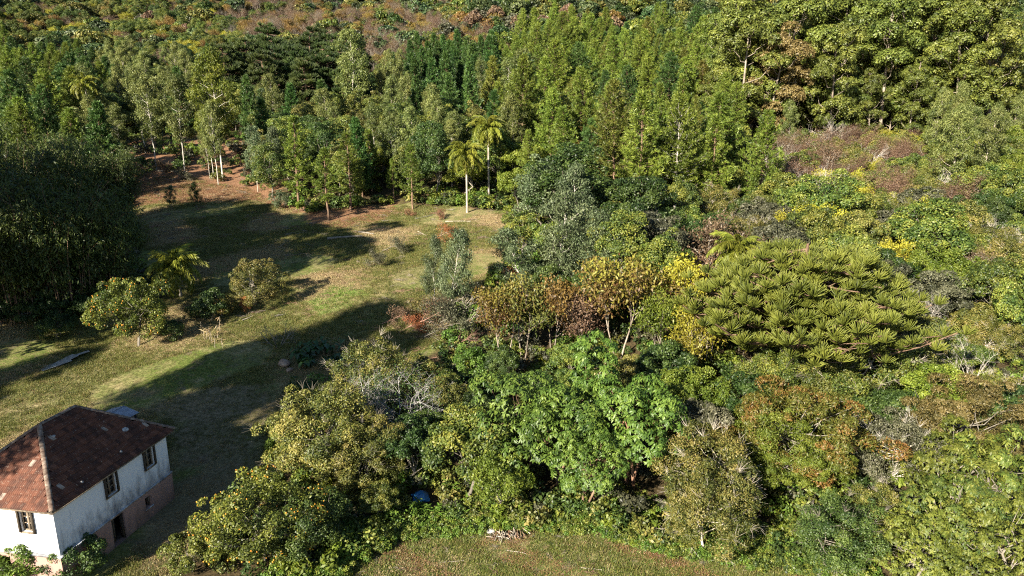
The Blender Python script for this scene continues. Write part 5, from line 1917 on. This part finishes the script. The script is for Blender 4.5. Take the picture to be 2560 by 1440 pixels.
tw = [(twig_pile(1300 + i), m) for i, m in enumerate(('bark_grove', 'bark_grey', 'twig_red', 'bark_brown'))]
tpx = [(random.uniform(300, 1330), random.uniform(430, 600)) for _ in range(300)] + [(random.gauss(1090, 80), random.gauss(820, 50)) for _ in range(90)] + [(random.uniform(600, 1300), random.uniform(560, 800)) for _ in range(110)] + [(random.uniform(900, 2000), random.uniform(1335, 1440)) for _ in range(60)]
tpt = np.array([hit(u, v) for u, v in tpx])
scatter('fallen_twigs', tw, tpt, rng.integers(0, 4, len(tpt)).astype(np.int32), np.stack([np.zeros(len(tpt)), np.zeros(len(tpt)), rng.uniform(0, 6.28, len(tpt))], 1), np.where(tpt[:, 1] < 45, rng.uniform(.2, .4, len(tpt)), rng.uniform(.45, .95, len(tpt))).astype(np.float32), 'dry twigs and cut branches strewn over the clearing', 'twigs')

# ------------------------------------------------------------------ small things on the ground
def rock(u, v, s, label, mat='rock', cat='rock'):
    p = hit(u, v)
    r = np.random.default_rng(int(u * 7 + v))
    g = G()
    nu, nv = 12, 8
    V = []
    kk = r.normal(size=(5, 3)) * 2
    ph = r.uniform(0, 6, 5)
    for j in range(nv + 1):
        for i in range(nu):
            a, b = i * 6.283 / nu, -math.pi / 2 + j * math.pi / nv
            d = np.array([math.cos(a) * math.cos(b), math.sin(a) * math.cos(b), math.sin(b)])
            V.append(d * s * (1 + .16 * np.sum(np.sin(kk @ d + ph)) / 2) * np.array([1.1, .9, .72]))
    F = [(j * nu + i, j * nu + (i + 1) % nu, (j + 1) * nu + (i + 1) % nu, (j + 1) * nu + i) for j in range(nv) for i in range(nu)]
    g.add(V, F)
    o = link('rock', g.mesh('rock', MATS[mat]))
    o.location = (p[0], p[1], p[2] + s * .35)
    o.rotation_euler = (0, 0, r.uniform(0, 6))
    return tag(o, label, cat)


rock(631, 765, .42, 'orange brown boulder at the foot of the olive fruit tree')
rock(712, 915, .5, 'brown boulder at the left of the dark taro leaves')
rock(725, 930, .3, 'smaller brown stone below the boulder by the taro leaves')
rock(1225, 1330, .25, 'small pale stone beside the heap of cut canes', 'lichen')
rock(2345, 12, 7.0, 'pale rock outcrop on the far hillside at the top right', 'cliff')
rock(2400, 8, 5.0, 'smaller pale rock outcrop at the far top right', 'cliff')
rock(1650, 4, 4.0, 'small pale rock face on the far hillside at the top centre', 'cliff')


def log_(u, v, ln, r0, az, label, mat='bark_pale', lift=0.1):
    p = hit(u, v)
    d = np.array([math.cos(az), math.sin(az)])
    s = np.linspace(-.5, .5, 6) * ln
    X, Y = p[0] + d[0] * s, p[1] + d[1] * s
    g = G()
    wob = np.random.default_rng(int(u + v)).normal(size=6) * .05 * ln / 4
    pts = np.stack([X - p[0] - d[1] * wob, Y - p[1] + d[0] * wob, terrain(X, Y) - p[2] + r0 + lift * .3], 1)
    tube(g, pts, np.linspace(r0, r0 * .7, 6), 7, cap=True)
    o = link('log', g.mesh('log', MATS[mat], smooth=True))
    o.location = Vector(p)
    return tag(o, label, 'log')


log_(862, 598, 4.2, .16, .25, 'thick felled log lying at the edge of the meadow shade', 'bark_grey')
log_(915, 585, 2.2, .10, -.3, 'short felled log right of the thick log', 'bark_grey')
log_(1145, 555, 3.5, .07, -.2, 'thin pale fallen pole below the pale trunked palm')
log_(1060, 545, 2.6, .06, .5, 'thin grey fallen pole left of the pale trunked palm', 'bark_grey')
log_(560, 588, 2.0, .06, .1, 'thin pole lying in the shaded clearing', 'bark_grey')
log_(1055, 585, 2.2, .05, -.9, 'pale branch above the red brushwood')
log_(620, 800, 1.2, .05, 1.0, 'short pale branch in the grass below the olive fruit tree')
log_(1290, 1385, 1.1, .02, -.3, 'dry cane lying in the front grass below the cut canes', 'bark_pale', .02)
log_(1130, 1405, 1.3, .02, .15, 'dry cane lying in the front grass left of centre', 'bark_pale', .02)
log_(1480, 1425, 1.2, .02, -.2, 'dry cane lying in the front grass right of centre', 'bark_pale', .02)
log_(430, 430, 5.0, .09, .1, 'fallen pale trunk among the left row eucalyptus')
log_(330, 395, 4.0, .08, -.15, 'fallen pale trunk behind the left row eucalyptus')

BR = [bare_tree(s, H=5.0, nl=(7, 5, 4), trunk=.045, spread=.5, leaf=.9, per=15, L=.16, W=.08, rc=.2) for s in (851, 852, 853)]
for c, t in BR:
    for m in (c, t):
        m.materials.append(MATS['litter'])


def brush(u, v, label, s, az, leaf, bark, var=0, group=None, n=1):
    p = hit(u, v)
    o = thing('felled_tree', label, 'felled tree', (p[0], p[1], p[2] + .25 * s), 0, group, s)
    o.rotation_euler = (math.radians(80), 0, az)
    c, t = BR[var % 3]
    link('trunk', t, o, bark)
    if leaf:
        link('crown', c, o, leaf)
    return o


rough_mat('deadred', [(.2, .07, .03), (.36, .13, .06), (.45, .2, .1)], 5)
leaf_mat('dead_leaf', (.16, .05, .018), (.3, .10, .035), (.4, .17, .07), trans=.15)
brush(1090, 600, 'felled branch with brick red dry leaves in the sunny meadow', .75, .9, 'dead_leaf', 'bark_pale', 0)
brush(1110, 815, 'felled pale branches fanned out to the left at the meadow edge', 1.25, 1.35, None, 'bark_pale', 1)
brush(1115, 830, 'felled pale branches below the fanned out ones', 1.15, 1.6, None, 'bark_pale', 2)
brush(990, 790, 'brown felled brushwood at the left end of the heap', 1.0, 1.1, 'ochre', 'bark_brown', 2)
brush(1030, 825, 'dull brown felled brushwood in the middle of the heap', 1.1, 1.4, 'grey_purple', 'twig_red', 0)
brush(1070, 850, 'greyish felled brushwood at the bottom of the heap', 1.1, 1.5, 'grey_purple', 'bark_grey', 1)
brush(960, 815, 'reddish felled brushwood at the shadow edge, left of the heap', .7, 1.3, 'redbrown', 'twig_red', 0)
brush(1130, 760, 'pale grey felled brushwood above the lone wispy eucalyptus foot', 1.0, 1.6, 'grey_purple', 'bark_grey', 2)
brush(1040, 800, 'felled brushwood with brown withered leaves in the meadow corner', .85, 1.3, 'redbrown', 'twig_red', 0)
brush(1000, 835, 'felled brushwood with brick red leaves at the shadow edge', .6, 1.5, 'dead_leaf', 'twig_red', 1)
brush(1060, 770, 'grey brown felled brushwood at the top of the heap', .75, 1.1, 'grey_purple', 'bark_grey', 2)
brush(1120, 880, 'felled thin branches with reddish twigs near the dead tree', .8, 1.5, None, 'twig_red', 0)
brush(1080, 905, 'lowest felled reddish branches near the dead tree', .75, 1.6, None, 'twig_red', 2)
brush(1215, 705, 'dark felled brushwood beside the leaning eucalyptus', .7, 1.9, 'redbrown', 'bark_brown', 1)
brush(1240, 690, 'rusty felled branch in the hollow by the leaning eucalyptus', .5, 1.2, 'dead_leaf', 'bark_brown', 2)
brush(960, 630, 'dry felled brushwood at the edge of the meadow shade', .7, 1.2, 'grey_purple', 'bark_grey', 1)
brush(930, 660, 'dark dry felled branches in the meadow shade', .65, .4, 'grey_purple', 'bark_grey', 0)
brush(740, 640, 'grey felled branches in the shade above the olive fruit tree', .7, .8, None, 'bark_grey', 2)
brush(700, 620, 'small grey felled branch in the shaded clearing', .5, 2.4, None, 'bark_grey', 0)
brush(590, 770, 'small brick red withered branch beside the short palm', .45, .9, 'dead_leaf', 'twig_red', 1)
brush(380, 440, 'rusty brushwood heap under the left row eucalyptus', .9, 1.2, 'redbrown', 'twig_red', 0)
brush(430, 455, 'second brushwood heap right of the rusty one', .8, 2.0, 'grey_purple', 'bark_grey', 1)
brush(330, 430, 'pale brushwood heap at the left of the eucalyptus row', .9, .3, 'straw', 'bark_pale', 2)
brush(600, 440, 'brushwood under the four close white stems', .8, 1.0, 'redbrown', 'bark_grey', 1)
brush(860, 480, 'brushwood behind the nearest young pine', .7, 1.8, 'redbrown', 'bark_grey', 2)
brush(1250, 610, 'thin dry brushwood at the right side of the meadow', .6, .7, None, 'bark_grey', 1)
brush(1330, 570, 'dry brushwood at the far right corner of the meadow', .6, 1.7, 'straw', 'bark_grey', 0)
brush(1000, 540, 'root end brushwood at the back of the meadow', .5, 1.2, 'litter', 'bark_brown', 2)
brush(1085, 545, 'tan brushwood at the back of the meadow by the pale palm', .5, .6, 'litter', 'bark_brown', 1)

# taro patch: broad leaves on stalks, each leaf a part
lf_g = G()
for sd in (-1, 1):
    lf_g.add([(0, 0, 0), (sd * .16, -.08, .02), (sd * .15, .2, .03), (0, .5, -.06)], [(0, 1, 2, 3) if sd > 0 else (0, 3, 2, 1)], .3 + .25 * (sd > 0))
LEAF = lf_g.mesh('leaf', MATS['taro'])
for k in range(26):
    u = random.uniform(740, 890)
    v = random.uniform(865, 935) + (u - 820) * -.12
    p = hit(u, v)
    o = thing('taro_plant', '', 'plant', p, random.uniform(0, 6), 'taro plants in the dark patch left of the dead tree')
    n = random.randint(6, 9)
    hs = random.uniform(.7, 1.15)
    st = G()
    ends = []
    for j in range(n):
        a = j * 6.283 / n + random.uniform(-.3, .3)
        out = random.uniform(.18, .42)
        e = np.array([math.cos(a) * out, math.sin(a) * out, hs * random.uniform(.7, 1.1)])
        tube(st, [(0, 0, -.1), e * np.array([.4, .4, .6]), e], [.02, .016, .01], 4)
        ends.append((a, e))
    part('stalk', st, 'taro', o)
    for a, e in ends:
        l = link('leaf', LEAF, o)
        l.matrix_local = Matrix.Translation(Vector(e)) @ Matrix.Rotation(a - math.pi / 2, 4, 'Z') @ Matrix.Rotation(-random.uniform(.2, .9), 4, 'X') @ Matrix.Scale(random.uniform(.8, 1.35), 4)
    o['_u'] = u
tp = sorted([o for o in COL.objects if o.name.startswith('taro_plant')], key=lambda q: q['_u'])
for i, o in enumerate(tp):
    o['label'] = f'dark green taro plant, {nth(i + 1)} from the left in the taro patch'
    del o['_u']

# broad leaved herbs beside the blue tarp
lf_g = G()
for sd in (-1, 1):
    lf_g.add([(0, 0, 0), (sd * .085, .12, .02), (sd * .06, .28, .01), (0, .42, -.05)], [(0, 1, 2, 3) if sd > 0 else (0, 3, 2, 1)], .45 + .2 * (sd > 0))
HERB = lf_g.mesh('leaf', MATS['bright_shrub'])
hl = []
for k in range(20):
    u, v = (random.uniform(1040, 1170), random.uniform(1275, 1320)) if k < 11 else (random.uniform(1110, 1200), random.uniform(1215, 1275))
    p = hit(u, v)
    o = thing('broadleaf_herb', '', 'plant', p, random.uniform(0, 6), 'broad leaved herbs around the blue tarp')
    st = G()
    H_ = random.uniform(.5, .95)
    tube(st, [(0, 0, -.1), (.03, .02, H_ * .5), (0, .05, H_)], [.018, .014, .008], 4)
    part('stem', st, 'bright_shrub', o)
    for j in range(13):
        f = .35 + .65 * j / 12
        l = link('leaf', HERB, o)
        l.matrix_local = Matrix.Translation((0, .03, H_ * f)) @ Matrix.Rotation(j * 2.4, 4, 'Z') @ Matrix.Rotation(.5 * f - .2 + random.uniform(-.2, .2), 4, 'X') @ Matrix.Scale(random.uniform(.8, 1.2) * (1.25 - .5 * f), 4)
    hl.append((u, v, o))
hl.sort(key=lambda q: q[0])
for i, (u, v, o) in enumerate(hl):
    o['label'] = f'bright broad leaved herb beside the blue tarp, {nth(i + 1)} from the left'

# blue tarp over something round
rough_mat('blue_tarp', [(.008, .06, .16), (.012, .10, .25), (.02, .16, .36)], 3, rough=.45, bump=.15, spec=.5)
p = hit(1052, 1258)
g = G()
n = 15
V = []
for j in range(n):
    for i in range(n):
        x, y = (i / (n - 1) - .5) * 1.3, (j / (n - 1) - .5) * 1.1
        r_ = math.hypot(x / .62, y / .52)
        z = .62 * max(0, 1 - r_ ** 2.6 * .8) + .05 * math.sin(x * 14 + y * 5) * min(1, r_) + .035 * math.sin(y * 19 - x * 7)
        V.append((x, y, max(z, .03 + .03 * math.sin(i * 2.1 + j))))
g.add(V, [(j * n + i, j * n + i + 1, (j + 1) * n + i + 1, (j + 1) * n + i) for j in range(n - 1) for i in range(n - 1)])
o = link('tarp', g.mesh('tarp', MATS['blue_tarp'], smooth=True))
o.location = (p[0], p[1], p[2] + .25)
o.rotation_euler = (.15, 0, .3)
o.scale = (.8, .8, .75)
sm = o.modifiers.new('thickness', 'SOLIDIFY')
sm.thickness = .012
tag(o, 'crumpled blue plastic tarp among the broad leaved herbs', 'tarp')

# heap of cut canes at the front
p = hit(1275, 1345)
o = thing('cane_heap', 'heap of dry cut canes at the top of the front grass', 'cane heap', p)
for k in range(70):
    g = G()
    a = random.gauss(-1.2, .45)
    ln = random.uniform(.3, .7)
    c = np.array([random.gauss(0, .55), random.gauss(0, .22), random.uniform(.02, .3)])
    d = np.array([math.cos(a), math.sin(a), random.uniform(-.35, .35)])
    tube(g, [c - d * ln / 2, c + d * ln / 2], .022, 6, cap=True)
    part('cane', g, random.choice(['bark_grove', 'bark_pale', 'bark_brown', 'bark_red']), o)

# dry maize stalks under the citrus tree
for k in range(9):
    u, v = 505 + 6.5 * k, random.uniform(828, 872)
    p = hit(u, v)
    o = thing('dry_stalk', f'dry maize stalk below the short palm, {nth(k + 1)} from the left', 'plant', p, random.uniform(0, 6), 'dry maize stalks below the short palm')
    g = G()
    h = random.uniform(.9, 1.5)
    tube(g, [(0, 0, -.1), (.03, 0, h * .5), (.08, .04, h)], [.02, .015, .008], 5)
    part('stalk', g, 'bark_pale', o)
    g = G()
    n = 14
    r = np.random.default_rng(3000 + k)
    P0 = np.stack([np.full(n, .03), np.zeros(n), r.uniform(.25, 1, n) * h], 1)
    leaves(g, P0, unit(r.normal(size=(n, 3)) - UP * .6), unit(r.normal(size=(n, 3))), .45, .06, r.uniform(.1, .9, n), bend=.3)
    part('leaf', g, 'straw', o)
print('objects', len(COL.objects))
